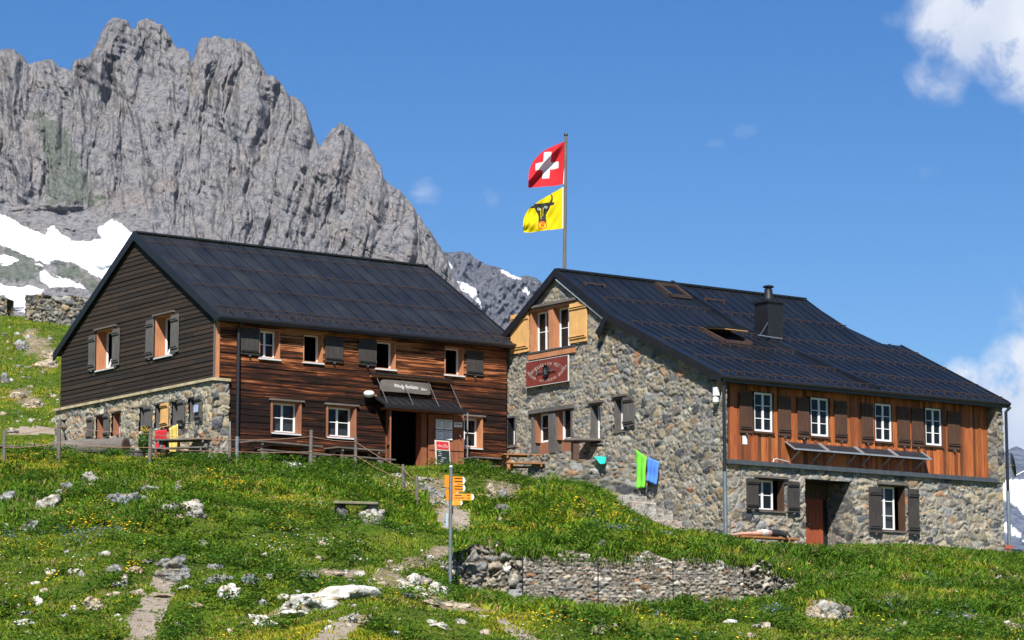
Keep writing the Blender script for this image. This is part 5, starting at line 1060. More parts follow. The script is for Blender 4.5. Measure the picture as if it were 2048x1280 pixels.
def rock(px, py, w, h, label=None, col='pale', seed=None, group=None, name='boulder', sink=.12, dep=.8, sub=3, cat='rock', Y=None):
    """px,py: foot centre in the photo; w,h: apparent size in photo pixels"""
    g = ghit(px, py) if Y is None else Vector(at(px, py, Y)); k = g.y / FPX; seed = seed if seed is not None else int(px * 7 + py * 3)
    o = link(name, rockmesh(name, w * k * 1.12, w * k * dep, h * k * 1.2, seed, ROCKC[col], sub if w < 22 or sub < 3 else 4), M['boulder']); o.location = (g.x, g.y + w * k * dep * .25, g.z - h * k * sink)
    return tag(o, label or 'small pale stone lying loose in the meadow grass', cat, group)
ROCKS = [(177, 966, 36, 30, 'upright pale boulder cracked into layers below the log trough', 'pale'), (176, 975, 30, 10, 'flat pale stone at the foot of the layered boulder', 'pale'),
 (98, 1014, 38, 34, 'pale boulder with a rusty hollow at the left of the meadow', 'pale'), (134, 985, 32, 20, 'grey boulder just right of the rusty hollow one', 'grey'), (115, 992, 16, 18, 'narrow stone wedged between two boulders at the left', 'pale'),
 (8, 1003, 34, 26, 'grey boulder cut by the left edge of the picture', 'grey'), (236, 1009, 54, 36, 'large rounded grey boulder in the grass below the trough', 'blue'), (262, 1010, 18, 16, 'small pointed stone leaning on the large rounded boulder', 'pale'),
 (298, 984, 52, 20, 'low grey outcrop in the bank above the rounded boulder', 'grey'), (285, 1003, 24, 12, 'small flat stone below the low grey outcrop', 'pale'), (248, 975, 12, 20, 'thin upright stone beside the low outcrop', 'pale'),
 (352, 953, 44, 9, 'flat slab lying level on the bank below the picnic table', 'pale'), (362, 972, 18, 12, 'small stone under the flat slab', 'grey'), (355, 985, 16, 24, 'upright little stone on the bank below the flat slab', 'pale'),
 (350, 1022, 40, 26, 'left block of the pale rock pile in mid meadow', 'pale'), (388, 1032, 56, 34, 'right block of the pale rock pile in mid meadow', 'pale'), (352, 1036, 26, 16, 'warm brown stone below the pale rock pile', 'warm'), (368, 1010, 16, 10, 'small cap stone on top of the pale rock pile', 'grey'), (430, 1003, 12, 12, 'lone brownish stone right of the rock pile', 'warm'),
 (232, 1147, 34, 22, 'flat grey rock left of the gravel path head', 'grey'), (268, 1143, 26, 16, 'low tan rock between the flat rocks at the path head', 'tan'), (300, 1127, 36, 12, 'thin grey ledge above the path head', 'grey'), (342, 1140, 66, 30, 'broad smooth rock at the very top of the gravel path', 'grey'), (357, 1120, 32, 14, 'small smooth rock behind the broad path rock', 'grey'), (330, 1158, 60, 24, 'cracked grey rock step in the gravel path', 'grey'), (368, 1155, 26, 18, 'rock on the right side of the path step', 'grey'),
 (424, 1139, 26, 14, 'small grey stone right of the path head', 'grey'), (431, 1168, 56, 22, 'smooth grey rock with a cracked end right of the path', 'grey'), (458, 1200, 40, 32, 'white and ochre rock below the smooth grey one', 'white'),
 (506, 1171, 36, 24, 'blocky blue-grey rock in the short grass', 'blue'), (535, 1160, 24, 14, 'small rock beside the blocky blue-grey one', 'pale'), (488, 1123, 12, 8, 'tiny white stone above the blocky rock', 'white'),
 (606, 1158, 52, 12, 'long flat grey rock in the worn turf', 'grey'), (668, 1148, 34, 9, 'thin flat rock right of the long flat one', 'tan'),
 (648, 1214, 142, 46, 'biggest white limestone slab in the foreground', 'white'), (585, 1222, 42, 30, 'white rock at the left end of the big white slab', 'white'), (610, 1226, 90, 14, 'low white ledge in front of the big slab', 'white'),
 (706, 1246, 66, 20, 'pale slab beside the lower worn path', 'pale'), (742, 1190, 40, 8, 'flat stone sliver right of the big white slab', 'pale'), (525, 1252, 46, 24, 'rough white rock at the bottom left of centre', 'white'), (508, 1240, 26, 16, 'small white rock above the rough white one', 'white'),
 (822, 1167, 26, 22, 'pale rock at the top of the row by the signpost', 'white'), (806, 1178, 38, 24, 'pale round rock left in the row by the signpost', 'white'), (848, 1172, 30, 24, 'pale rock in the middle of the row by the signpost', 'pale'), (868, 1176, 32, 18, 'long pale rock in the row near the pole', 'white'), (886, 1192, 26, 28, 'white rock touching the foot of the signpost', 'white'), (820, 1200, 26, 18, 'grey rock below the row by the signpost', 'grey'), (866, 1190, 20, 10, 'little flat rock in front of the row', 'pale'),
 (910, 1216, 60, 14, 'low pale ledge along the path below the signpost', 'tan'), (862, 1212, 40, 12, 'crumbled tan rock left of the signpost foot', 'tan'),
 (1000, 1025, 28, 20, 'dark split boulder on the mound by the path', 'dark'), (1012, 1032, 46, 9, 'flat slab under the dark split boulder', 'pale'), (998, 1038, 12, 8, 'small stone before the flat slab', 'pale'),
 (982, 990, 36, 28, 'tan outcrop beside the worn path below the brown table', 'tan'), (975, 1003, 40, 20, 'lower tan outcrop beside the worn path', 'tan'), (1008, 996, 28, 20, 'mossy grey rock right of the tan outcrop', 'grey'), (1040, 1004, 42, 18, 'mossy rock in the grass of the mound', 'grey'), (1090, 980, 70, 18, 'brown rock ledge under the terrace wall', 'warm'), (1142, 988, 40, 9, 'pale flat rock at the terrace wall foot', 'pale'),
 (872, 996, 34, 22, 'grey rock on the steps up to the door', 'grey'), (850, 984, 26, 26, 'rock beside the lowest rope post', 'grey'), (890, 1010, 30, 16, 'pale rock at the top of the worn path', 'pale'), (862, 1008, 22, 12, 'small rock left of the worn path top', 'pale'), (900, 974, 40, 10, 'flat rock step below the door', 'tan'), (846, 962, 36, 12, 'stone edging just outside the hut door', 'pale'), (790, 952, 34, 10, 'stone at the corner of the terrace edge', 'pale'),
 (1336, 1074, 26, 18, 'rounded blue-grey stone at the foot of the steps', 'blue'), (1312, 1077, 24, 9, 'small blue-grey stone next to the rounded one', 'blue'),
 (1655, 1238, 74, 42, 'mossy outcrop in the bank right of the dry stone wall', 'pale'), (1628, 1236, 30, 24, 'pale stone at the left of the mossy outcrop', 'warm'), (1690, 1236, 24, 30, 'dark side of the mossy outcrop', 'grey'),
 (1992, 1152, 30, 24, 'pale rock in the bank below the hut corner', 'tan'), (2010, 1160, 26, 16, 'small rock beside the pale bank rock', 'pale'), (2040, 1168, 36, 28, 'pale rock at the right edge of the picture', 'tan'), (1730, 1190, 20, 9, 'rusty flat stone in the tall grass', 'warm'), (1726, 1172, 14, 12, 'small rusty stone above the flat one', 'warm'), (2030, 1262, 30, 26, 'rusty grey rock in the bottom right corner', 'warm'),
 (62, 1183, 0, 0, None, None)]
for q in ROCKS:
    if q[4]: rock(*q[:4], label=q[4], col=q[5])
for q in [(75, 1212, 26, 24, 'pale rock with an ochre patch at the lower left', 'white'), (145, 1222, 14, 12, 'small white stone near the dark clump of turf', 'white'), (182, 1222, 44, 32, 'dead turf-covered rock at the lower left', 'tan'), (45, 1252, 36, 12, 'white flat rock in the bottom left corner', 'white'), (102, 1148, 18, 10, 'left one of two white stones in the left meadow', 'white'), (148, 1147, 28, 12, 'right one of two white stones in the left meadow', 'white'), (163, 1155, 12, 16, 'small upright stone beside the right white stone', 'pale'),
          (250, 1170, 14, 26, 'upright pale stone left of the gravel path', 'pale'), (228, 1196, 28, 10, 'flat pale rock left of the gravel path', 'tan'), (275, 1190, 30, 16, 'ochre rock at the left edge of the gravel path', 'warm'), (318, 1196, 60, 9, 'line of warm stones across the gravel path', 'warm'), (372, 1180, 30, 7, 'thin white stone right of the gravel path', 'white'), (388, 1215, 26, 8, 'low pale stone right of the gravel path', 'pale'), (60, 1062, 36, 34, 'weathered blue-grey rock among the flowers at the left', 'grey'), (12, 1053, 12, 10, 'lone white stone at the left edge', 'white'), (876, 1258, 36, 12, 'low white stone in the foreground right of centre', 'white'), (790, 1270, 30, 12, 'pale stone at the bottom edge by the worn path', 'white'), (1255, 1225, 30, 20, 'grey stone in the grass below the dry stone wall', 'grey'), (1165, 1232, 26, 20, 'stone in the grass left below the dry stone wall', 'grey'), (1205, 1268, 40, 26, 'brown turf hump stone at the bottom edge', 'warm')]:
    rock(*q[:4], label=q[4], col=q[5])
# hillside rocks behind the timber hut
for q in [(45, 700, 34, 26, 'grey rock on the hillside just under the far field wall', 'grey'), (85, 735, 50, 26, 'pale bedrock patch on the upper hillside', 'tan'), (95, 715, 30, 16, 'pale rock above the bedrock patch', 'tan'), (32, 800, 40, 22, 'tan outcrop low on the hillside', 'tan'), (62, 815, 46, 24, 'flat tan rock left of the hut corner', 'tan'), (110, 845, 22, 20, 'pale rock close to the hut corner', 'pale'), (30, 866, 28, 9, 'slab with a dark edge in the sandy patch', 'pale'), (5, 765, 20, 26, 'grey rock at the left edge of the hillside', 'grey'), (18, 860, 20, 6, 'thin slab beside the sandy patch', 'tan')]:
    rock(*q[:4], label=q[4], col=q[5], seed=int(q[0] * 13))
r_ = random.Random(77)
for i in range(235):
    px, py = r_.uniform(0, 1250), r_.uniform(1075, 1275)
    if i > 195: px, py = r_.uniform(1250, 2040), r_.uniform(1225, 1275)
    if i % 3 == 0: px, py = r_.uniform(690, 900), r_.uniform(1115, 1215)
    s = r_.choice([5, 6, 8, 10, 14, 20, 26]); rock(px, py, s, s * .55, col=r_.choice(['white', 'pale', 'pale', 'tan', 'grey']), seed=i, group='small loose stones in the meadow', name='stone', sub=2)
for i in range(60):
    px, py = r_.uniform(0, 118), r_.uniform(655, 860); s = r_.choice([5, 7, 9, 12, 18]); rock(px, py, s, s * .6, label='small stone on the hillside behind the timber hut', col=r_.choice(['pale', 'pale', 'tan', 'grey']), seed=i + 300, group='small stones on the hillside', name='stone', sub=1)
# ------------------------------------------------------------ dry stone wall with wire baskets
wl = np.concatenate([[0], np.cumsum(np.hypot(np.diff(gwx), np.diff(gwy)))]); WL = wl[-1]
WALL = thing('dry_stone_wall', 'dry stone retaining wall with rusty wire baskets across the slope below the stone hut', 'stone wall', (float(gwx[0]), float(gwy[0]), 0))
def wtf(s, d, z): return (np.interp(s, wl, gwx) - gwx[0], np.interp(s, wl, gwy) - gwy[0] + d - .05, z)
def wkeep(s, z):
    x = np.interp(s, wl, gwx); t = np.interp(x, gwx, gwt) + (fbm(s * 1.7, s * 0, 5, 4) - .5) * .55 - .03; return (z > np.interp(x, gwx, gwz) - .45) & (z < t + .06)
ms = np.interp(at(1045, 1150, 65.2)[0], gwx, wl); GP = [(.50, .47, .43), (.38, .37, .37), (.60, .55, .47), (.27, .27, .28), (.54, .46, .36), (.72, .69, .62), (.42, .37, .32)]
zlo_, zhi_ = float(gwz.min()) - .5, float(gwt.max()) + .3
stonewall('rubble', wtf, 0, 0, ms, zlo_, zhi_, wkeep, [], WALL, cu=.30, cv=.22, step=.03, amp=.15, seed=71, mortar=(.15, .125, .085), pal=GP, edge=.3, warp=.2, rust=.03)
stonewall('stone_basket', wtf, 0, ms, WL * .80, zlo_, zhi_, wkeep, [], WALL, cu=.19, cv=.085, step=.024, amp=.06, seed=73, mortar=(.15, .13, .10), pal=GP, edge=.28, warp=.07, rust=.06)
stonewall('rubble', wtf, 0, WL * .80, WL, zlo_, zhi_, wkeep, [], WALL, cu=.24, cv=.15, step=.028, amp=.15, seed=75, mortar=(.15, .125, .085), pal=GP, edge=.3, warp=.15, rust=.05)
mb = MB(None, 0)
for f_ in np.linspace(0, 1, 4):
    s = ms + (WL * .80 - ms) * f_; p0 = wtf(s, -.12, 0); x_ = p0[0] + gwx[0]; mb.tube([(p0[0], p0[1], np.interp(x_, gwx, gwz) - .1), (p0[0], p0[1], np.interp(x_, gwx, gwt) + .02)], .012, 5)
for zf in (.15, .4, .65, .93):
    pts = []
    for s in np.linspace(ms, WL * .8, 9): p0 = wtf(s, -.125, 0); x_ = p0[0] + gwx[0]; pts.append((p0[0], p0[1], np.interp(x_, gwx, gwz) * (1 - zf) + np.interp(x_, gwx, gwt) * zf))
    mb.tube(pts, .004, 4)
mb.build('wire_mesh', M['iron'], WALL)
for i in range(58):
    f_ = (i + r_.random()) / 58; s = f_ * WL; x_ = float(np.interp(s, wl, gwx)); y_ = float(np.interp(s, wl, gwy)); z_ = float(np.interp(x_, gwx, gwt)); w_ = r_.uniform(.14, .42)
    o = link('cap_stone', rockmesh('cap_stone', w_, w_ * .8, w_ * r_.uniform(.45, .75), 900 + i, ROCKC[r_.choice(['pale', 'pale', 'tan', 'warm', 'grey', 'white'])], 2), M['boulder'], WALL)
    o.location = (x_ - gwx[0], y_ - gwy[0] + r_.uniform(-.02, .35), z_ + r_.uniform(-.20, .02))
for i in range(52):   # fallen rubble at the left end and foot
    s = r_.uniform(0, WL) if i > 22 else r_.uniform(-.1, ms); x_ = float(np.interp(s, wl, gwx)); y_ = float(np.interp(s, wl, gwy)); w_ = r_.uniform(.10, .30) * (1.3 if i < 22 else .8)
    up = r_.uniform(0, .9) if i < 22 else 0; yy = y_ - r_.uniform(.1, .45); zz = gz(x_, yy) if up < .15 else float(np.interp(x_, gwx, gwz)) + up; yy = yy if up < .15 else y_ - .08
    o = link('rubble_stone', rockmesh('rubble_stone', w_, w_ * .8, w_ * .75, 1200 + i, ROCKC[r_.choice(['pale', 'tan', 'white', 'grey', 'dark'])], 2), M['boulder'], WALL); o.location = (x_ - gwx[0], yy - gwy[0], zz)
# far field wall on the hillside
def linewall(name, label, A, B, zt, zb_, cu, cv, seed, cat='stone wall', thick=.4, amp=.08, step=.04, jag=.25, mortar=(.10, .10, .09), bright=1.0):
    A = Vector(A); B = Vector(B); L = (B.xy - A.xy).length; d = (B.xy - A.xy) / L; n = Vector((d.y, -d.x)); T = thing(name, label, cat, (A.x, A.y, 0))
    tf = lambda s, e, z: (d.x * s - n.x * e, d.y * s - n.y * e, z)
    tp = lambda s: zt[0] + (zt[1] - zt[0]) * s / L + (fbm(s * 1.6, s * 0, seed, 3) - .5) * jag
    stonewall('stone_face', tf, 0, 0, L, zb_, max(zt) + .3, lambda s, z: z < tp(s), [], T, cu=cu, cv=cv, step=step, amp=amp, seed=seed, mortar=mortar, bright=bright)
    ss = np.linspace(0, L, 40); V = []; F = []
    for i, s in enumerate(ss):
        for e in (-.04, thick): q = tf(s, e, float(tp(np.array([s]))[0]) + .01); V.append(q)
        q = tf(s, thick, zb_); V.append(q)
    for i in range(39): a = i * 3; F.append((a, a + 3, a + 4)); F.append((a, a + 4, a + 1)); F.append((a + 1, a + 4, a + 5)); F.append((a + 1, a + 5, a + 2))
    me = npmesh('wall_top', V, F, cols=np.tile(np.array([.32, .31, .28]), (len(V), 1))); link('wall_top', me, M['stone'], T); return T, tf
fw0 = at(50, 640, 111.5); fw1 = at(215, 655, 111)
linewall('field_wall', 'old dry stone field wall on the crest behind the timber hut', fw0, fw1, (at(50, 592, 111.5)[2], at(215, 596, 111)[2]), fw0[2] - .8, .34, .24, 81, amp=.14, mortar=(.07, .07, .06), bright=1.12)
a_ = at(-30, 640, 112.5); b_ = at(15, 640, 112); linewall('field_wall', 'short ruined end of field wall at the left edge of the picture', a_, b_, (at(-30, 585, 112.5)[2], at(15, 598, 112)[2]), a_[2] - .8, .34, .24, 83, amp=.12, mortar=(.07, .07, .06))
# ------------------------------------------------------------ terrace and steps by the stone hut
tw0 = at(1056, 912, 81.5); tw1 = FB.W(-.02, 3.55, 0); ztw = (at(1056, 911, 81.5)[2], at(1285, 929, 81.0)[2])
TW, ttf = linewall('terrace_wall', 'rubble stone terrace wall in front of the stone hut gable', tw0, tw1, ztw, 5.9, .36, .18, 91, thick=.35, amp=.09, jag=.08, mortar=(.26, .25, .22), bright=1.05)
mb = MB(None, 0); pts = [(tw0[0] + .1, tw0[1] + .15), (tw1.x, tw1.y + .2), tuple(FB.W(-.1, 10.3, 0).xy), (tw0[0] + .1, tw0[1] + 5)]
mb.poly([(p[0] - tw0[0], p[1] - tw0[1], 7.55) for p in pts], 1.6, (0, 0, 1)); mb.build('terrace_floor', M['path'], TW)
ST = thing('stone_steps', 'worn stone steps rising along the gable of the stone hut', 'steps', (FB.o[0], FB.o[1], 0), YAW)
for i in range(7):
    y0 = 1.0 + i * .40; z1 = 5.30 + i * .205; mb = MB(None, 0); mb.box(-.92 + .02 * (i % 2), -.04, y0, y0 + .46, 4.6, z1); o = mb.build('step', None, ST, bevel=.02); o.data.materials.append(M['boulder']); set_col(o, (.42 + .03 * (i % 3), .40, .36))
mb = MB(None, 0); mb.box(-.95, -.70, 2.15, 2.75, 5.3, 6.22); o = mb.build('cheek_block', None, ST, bevel=.02); o.data.materials.append(M['boulder']); set_col(o, (.50, .48, .44))
# ------------------------------------------------------------ furniture
def picnic(label, loc, rz, L=1.8, W=.72, h=.74, m='greyh', legm=None, group=None, benches=(1, -1), cat='picnic table'):
    t = thing('picnic_table', label, cat, loc, rz, group); lm = M[legm or m]
    mb = MB(); n = 5
    for k in range(n): mb.box(-L / 2, L / 2, -W / 2 + W * k / n + .004, -W / 2 + W * (k + 1) / n - .004, h - .04, h)
    mb.build('table_top', M[m], t)
    for s in benches:
        mb = MB(); mb.box(-L / 2, L / 2, s * .62 - .13, s * .62 - .005, .41, .45).box(-L / 2, L / 2, s * .62 + .005, s * .62 + .13, .41, .45); mb.build('bench_seat', M[m], t)
    for x in (-L * .36, L * .36):
        for s in (1, -1): mb = MB(); mb.beam((x, s * .18, h - .05), (x, s * .42, -.08), .05, .11, (1, 0, 0)); mb.build('leg', lm, t)
        mb = MB(); mb.beam((x + .05, -.74, .385), (x + .05, .74, .385), .05, .10).beam((x - .05, -.34, h - .09), (x - .05, .34, h - .09), .05, .08); mb.build('cross_beam', lm, t)
    return t
def mid(p, q): return (Vector(p) + Vector(q)) / 2
for lab, a, b, zt in (('left one of two long grey picnic tables along the timber front', (496, 883), (632, 895), 8.10), ('right one of two long grey picnic tables along the timber front, nearest the open door', (662, 896), (762, 904), 8.10)):
    p, q = atz(*a, zt), atz(*b, zt); c = mid(p, q); picnic(lab, (c.x, c.y - .25, zt - .74), atan2((q - p).y, (q - p).x), L=(q - p).length, group='grey picnic tables on the hut terrace')
p, q = atz(300, 882, 8.18), atz(447, 876, 8.18); c = mid(p, q); picnic('grey picnic table below the stone gable with red and yellow cloths behind it', (c.x, c.y, 8.18 - .74), -R(16), L=1.95, group='grey picnic tables on the hut terrace')
p = atz(30, 893, 8.10); picnic('grey picnic table at the left edge of the terrace', (p.x, p.y, 8.10 - .74), R(12), L=1.7, group='grey picnic tables on the hut terrace')
p = atz(1040, 909, 7.86); picnic('brown picnic table seen corner-on left of the terrace wall', (p.x, p.y + .1, 7.86 - .74), R(14), L=1.15, m='bench', legm='bench')
p = atz(972, 912, 7.92); picnic('low weathered picnic table between the door and the stone hut', (p.x, p.y + .7, 7.92 - .74), R(34), L=1.3)
# massive stone-footed table on the terrace
p = atz(1180, 880, 8.40); t = thing('slab_table', 'thick grey plank table on the terrace under the ground floor windows', 'table', (p.x, p.y, 7.55), R(6))
mb = MB(); mb.box(-.78, .82, -.34, .34, .80, .87); mb.build('table_top', M['greyh'], t, bevel=.01)
for x in (-.45, .62): mb = MB(); mb.box(x - .09, x + .09, -.25, .25, 0, .80); mb.build('leg', M['darkshut'] if x < 0 else M['midshut'], t)
# stone slab bench in the meadow
g = ghit(712, 1046); t = thing('slab_bench', 'mossy plank bench resting on two rocks in the middle of the meadow', 'bench', (g.x, g.y, g.z + .14), 0)
mb = MB(); mb.beam((-.56, .1, .37), (.56, .1, .34), .42, .07); mb.build('seat', plain('mossy plank', (.20, .19, .12), .9, var=.4, sc=9), t, bevel=.01)
for x, w, cl_ in ((-.36, .40, 'dark'), (.44, .66, 'pale')): o = link('support_stone', rockmesh('support_stone', w, .5, .55, int(x * 100) + 60, ROCKC[cl_], 3), M['boulder'], t); o.location = (x, .10, -.05)
# hollowed log trough
pl, pr = at(112, 897, 79.6), at(246, 895, 78.6); c = mid(pl, pr); L = (Vector(pr) - Vector(pl)).length; t = thing('log_trough', 'thick grey hollowed log used as a water trough beside the stone gable', 'trough', (c.x, c.y, c.z), atan2(pr[1] - pl[1], pr[0] - pl[0]))
mb = MB(); n = 26; rr = [.235, .25, .26, .25, .255, .25, .245, .25, .24]; mb.tube([(-L / 2 - .1 + (L + .2) * i / 8, 0, .01 * sin(i * 2)) for i in range(9)], rr, 22); mb.build('log', M['greyh'], t, smooth=False)
MB().tube([(L / 2 + .10, 0, 0), (L / 2 + .112, 0, 0)], .19, 18).build('log_end', M['darkshut'], t)
for x in (-L * .36, L * .3): o = link('support_stone', rockmesh('support_stone', .42, .42, .40, int(x * 30) + 99, ROCKC['pale'], 3), M['boulder'], t); o.location = (x, 0, -.52)
g = at(127, 900, 80.4); t = thing('fountain_post', 'weathered pale tree trunk post standing behind the log trough', 'post', (g[0], g[1], 7.3))
mb = MB(); mb.tube([(0, 0, 0), (.02, 0, .5), (-.02, 0, .9), (.01, 0, 1.25), (0, 0, 1.45)], [.20, .17, .13, .11, .09], 12); mb.build('trunk', M['greyh'], t); MB().tube([(.05, -.1, 1.0), (.08, -.45, .92)], .022, 8).build('spout', M['iron'], t)
g = at(270, 921, 77.6); t = thing('wooden_tub', 'grey wooden tub standing between the log trough and the table', 'tub', (g[0], g[1], g[2]), R(8))
mb = MB(); mb.lathe((0, 0, 0), [(.25, 0), (.29, .26), (.265, .26), (.24, .2)], 18); mb.build('staves', M['grey'], t); MB().lathe((0, 0, .2), [(.285, 0), (.29, .03)], 18).build('hoop', M['iron'], t)
# shrub and flower box by the gable
def foliage(name, n, rad, cols, seed, size=.05, parent=None):
    r = np.random.default_rng(seed); d = r.normal(0, 1, (n, 3)); d /= np.linalg.norm(d, axis=1)[:, None]; p = d * (r.uniform(.35, 1, n) ** .5)[:, None] * np.array(rad); a = r.normal(0, 1, (n, 3)); a /= np.linalg.norm(a, axis=1)[:, None]; b = np.cross(a, d); b /= np.linalg.norm(b, axis=1)[:, None] + 1e-6
    s = r.uniform(.6, 1.3, n)[:, None] * size; V = np.stack([p - a * s, p - b * s * .5, p + a * s, p + b * s * .5], 1).reshape(-1, 3); C = np.array(cols)[r.integers(0, len(cols), n)]
    return link(name, npmesh(name, V, np.arange(n * 4).reshape(-1, 4), cols=np.repeat(C, 4, 0)), M['grass'], parent)
g = at(289, 905, 78.2); t = thing('shrub', 'small bushy green plant with yellow flowers beside the wooden tub', 'plant', (g[0], g[1], g[2]))
foliage('leaves', 700, (.19, .19, .33), [(.05, .13, .015), (.08, .17, .02), (.03, .08, .012)], 4, parent=t).location = (0, 0, .28)
foliage('blossoms', 60, (.2, .2, .1), [(.85, .58, .02)], 5, size=.03, parent=t).location = (0, 0, .66)
MB().tube([(0, 0, -.1), (0, 0, .4)], .02, 6).build('stem', M['greyh'], t)
# ------------------------------------------------------------ rope fence
FP = [(8, 922, 62, .05), (117, 922, 84, .055), (299, 924, 68, .055), (459, 926, 56, .05), (621, 936, 76, .052), (711, 940, 68, .045), (807, 987, 58, .045), (834, 1016, 66, .045)]
base0 = ghit(8, 922); FN = thing('rope_fence', 'post and rope fence along the front edge of the hut terrace', 'fence', tuple(base0)); tops = []
for (px, py, hp, w) in FP:
    g = ghit(px, py); k = g.y / FPX; h = hp * k; o = g - base0; mb = MB(); dx = r_.uniform(-.03, .03); mb.tube([(o.x, o.y, o.z - .25), (o.x + dx * .5, o.y, o.z + h * .55), (o.x + dx, o.y, o.z + h)], [w * 1.05, w, w * .92], 8); mb.build('post', M['greyh'], FN); tops.append((Vector((o.x, o.y, o.z)), h))
MB().tube([tuple(tops[3][0] + Vector((0, 0, .7))), tuple(tops[3][0] + Vector((0, 0, 1.16)))], .016, 6).build('rod', M['alu'], FN)
for i in range(len(tops) - 1):
    for fr_ in (.82, .42):
        a, b = tops[i][0] + Vector((0, -.05, tops[i][1] * fr_)), tops[i + 1][0] + Vector((0, -.05, tops[i + 1][1] * fr_)); mb = MB(); mb.tube([tuple(a.lerp(b, k / 6) + Vector((0, 0, -.035 * sin(pi * k / 6)))) for k in range(7)], .009, 5); mb.build('rope', plain('old orange rope', (.36, .20, .12), .9) if i + fr_ == .82 else bpy.data.materials['old orange rope'], FN)
# ------------------------------------------------------------ cloths
def cloth(name, label, cat, P, m, thick=.012, wav=.03, nu=10, nv=14, seed=1, group=None, nfold=3):
    """P: top-left, top-right, bottom-right, bottom-left world points"""
    P = [Vector(p) for p in P]; o0 = P[0].copy(); P = [p - o0 for p in P]; n = (P[1] - P[0]).cross(P[3] - P[0]).normalized(); V = []
    for j in range(nv + 1):
        for i in range(nu + 1):
            u, v = i / nu, j / nv; p = P[0].lerp(P[1], u).lerp(P[3].lerp(P[2], u), v); V.append(tuple(p + n * (wav * (.25 + .75 * v) * sin(u * nfold * 2 * pi + seed) + .008 * sin(v * 9 + seed))))
    F = [(j * (nu + 1) + i, j * (nu + 1) + i + 1, (j + 1) * (nu + 1) + i + 1, (j + 1) * (nu + 1) + i) for j in range(nv) for i in range(nu)]
    me = bpy.data.meshes.new(name); me.from_pydata(V, [], F); me.update(); o = link(name, me, m, smooth=True); o.location = o0; md = o.modifiers.new('thickness', 'SOLIDIFY'); md.thickness = thick; return tag(o, label, cat, group)
GBp = lambda y, z, x=-.2: FB.W(x, y, z); GAp = lambda y, z, x=-.3: FA.W(x, y, z)
mg = plain('green towel', (.16, .62, .04), .9, var=.1); mbl = plain('blue shirt', (.08, .24, .78), .9, var=.1); mt = plain('teal cloth', (.01, .42, .34), .9, var=.1); mr = plain('red cloth', (.62, .02, .03), .9, var=.1); my = plain('yellow cloth', (.75, .55, .12), .9, var=.1)
cloth('towel', 'bright green towel hanging against the stone gable above the steps', 'towel', [GBp(3.72, 7.93), GBp(3.24, 7.66), GBp(3.34, 6.78), GBp(3.80, 6.76)], mg, seed=1, nfold=2)
cloth('shirt', 'blue shirt hanging beside the green towel on the stone gable', 'shirt', [GBp(3.18, 7.66), GBp(2.64, 7.48), GBp(2.80, 6.82), GBp(3.24, 6.98)], mbl, seed=2, nfold=3)
a = Vector(at(1188, 913, 80.9)); b = Vector(at(1213, 914, 80.9)); c = Vector(at(1210, 928, 80.8)); d = Vector(at(1200, 929, 80.8)); cloth('cloth', 'small teal cloth draped over the terrace wall', 'cloth', [a, b, c, d], mt, seed=3)
cloth('cloth', 'red cloth hanging behind the picnic table at the stone gable', 'cloth', [GAp(2.95, 8.62), GAp(2.28, 8.60), GAp(2.30, 7.85), GAp(2.92, 7.80)], mr, seed=4)
cloth('cloth', 'yellow cloth hanging next to the red one at the stone gable', 'cloth', [GAp(2.12, 8.62), GAp(1.60, 8.70), GAp(1.60, 7.70), GAp(2.10, 7.72)], my, seed=5, nfold=2)
dl = thing('drying_line', 'thin drying line stretched below the small gable windows', 'clothes line', tuple(GAp(3.1, 8.63, -.3)), YAW); mb = MB(); mb.tube([(0, 0, 0), (0, -.9, -.02), (0, -1.75, .08)], .008, 5); mb.build('line', M['iron'], dl)
for y_, z_ in ((.0, .0), (-1.75, .08)): MB().tube([(-.02, y_, z_), (.28, y_, z_)], .012, 5).build('peg', M['iron'], dl)
# ------------------------------------------------------------ chalk board
x_, z_ = fhit(FA, 888, 945, -.62); p = FA.W(x_, -.62, 7.50); t = thing('chalk_board', 'standing price board with a red header leaning beside the open door', 'sign', tuple(p), YAW)
bt = lambda x, y, z: (x, y + z * .10, z)
MB(bt).box(-.27, .27, 0, .03, .05, 1.02).build('frame', plain('cream board frame', (.72, .68, .60), .6, var=.08), t); MB(bt).box(-.225, .225, -.006, .0, .74, .98).build('header', plain('red header', (.62, .03, .035), .5, var=.08), t)
MB(bt).box(-.235, .235, -.006, .0, .10, .71).build('slate', plain('chalk slate', (.012, .028, .030), .6), t); text_mesh('rivella', .17, lambda x, y, z: bt(x * .95, -.008 - z * .5, .85 + y), plain('pink lettering', (.80, .50, .45), .6), 'lettering', t)
mb = MB(bt); rr_ = random.Random(4)
for k in range(9): zz = .66 - k * .062; a = rr_.uniform(-.2, -.06); mb.box(a, a + rr_.uniform(.08, .2), -.009, -.007, zz, zz + .016)
mb.build('chalk_lines', plain('chalk', (.6, .6, .6), .9), t)
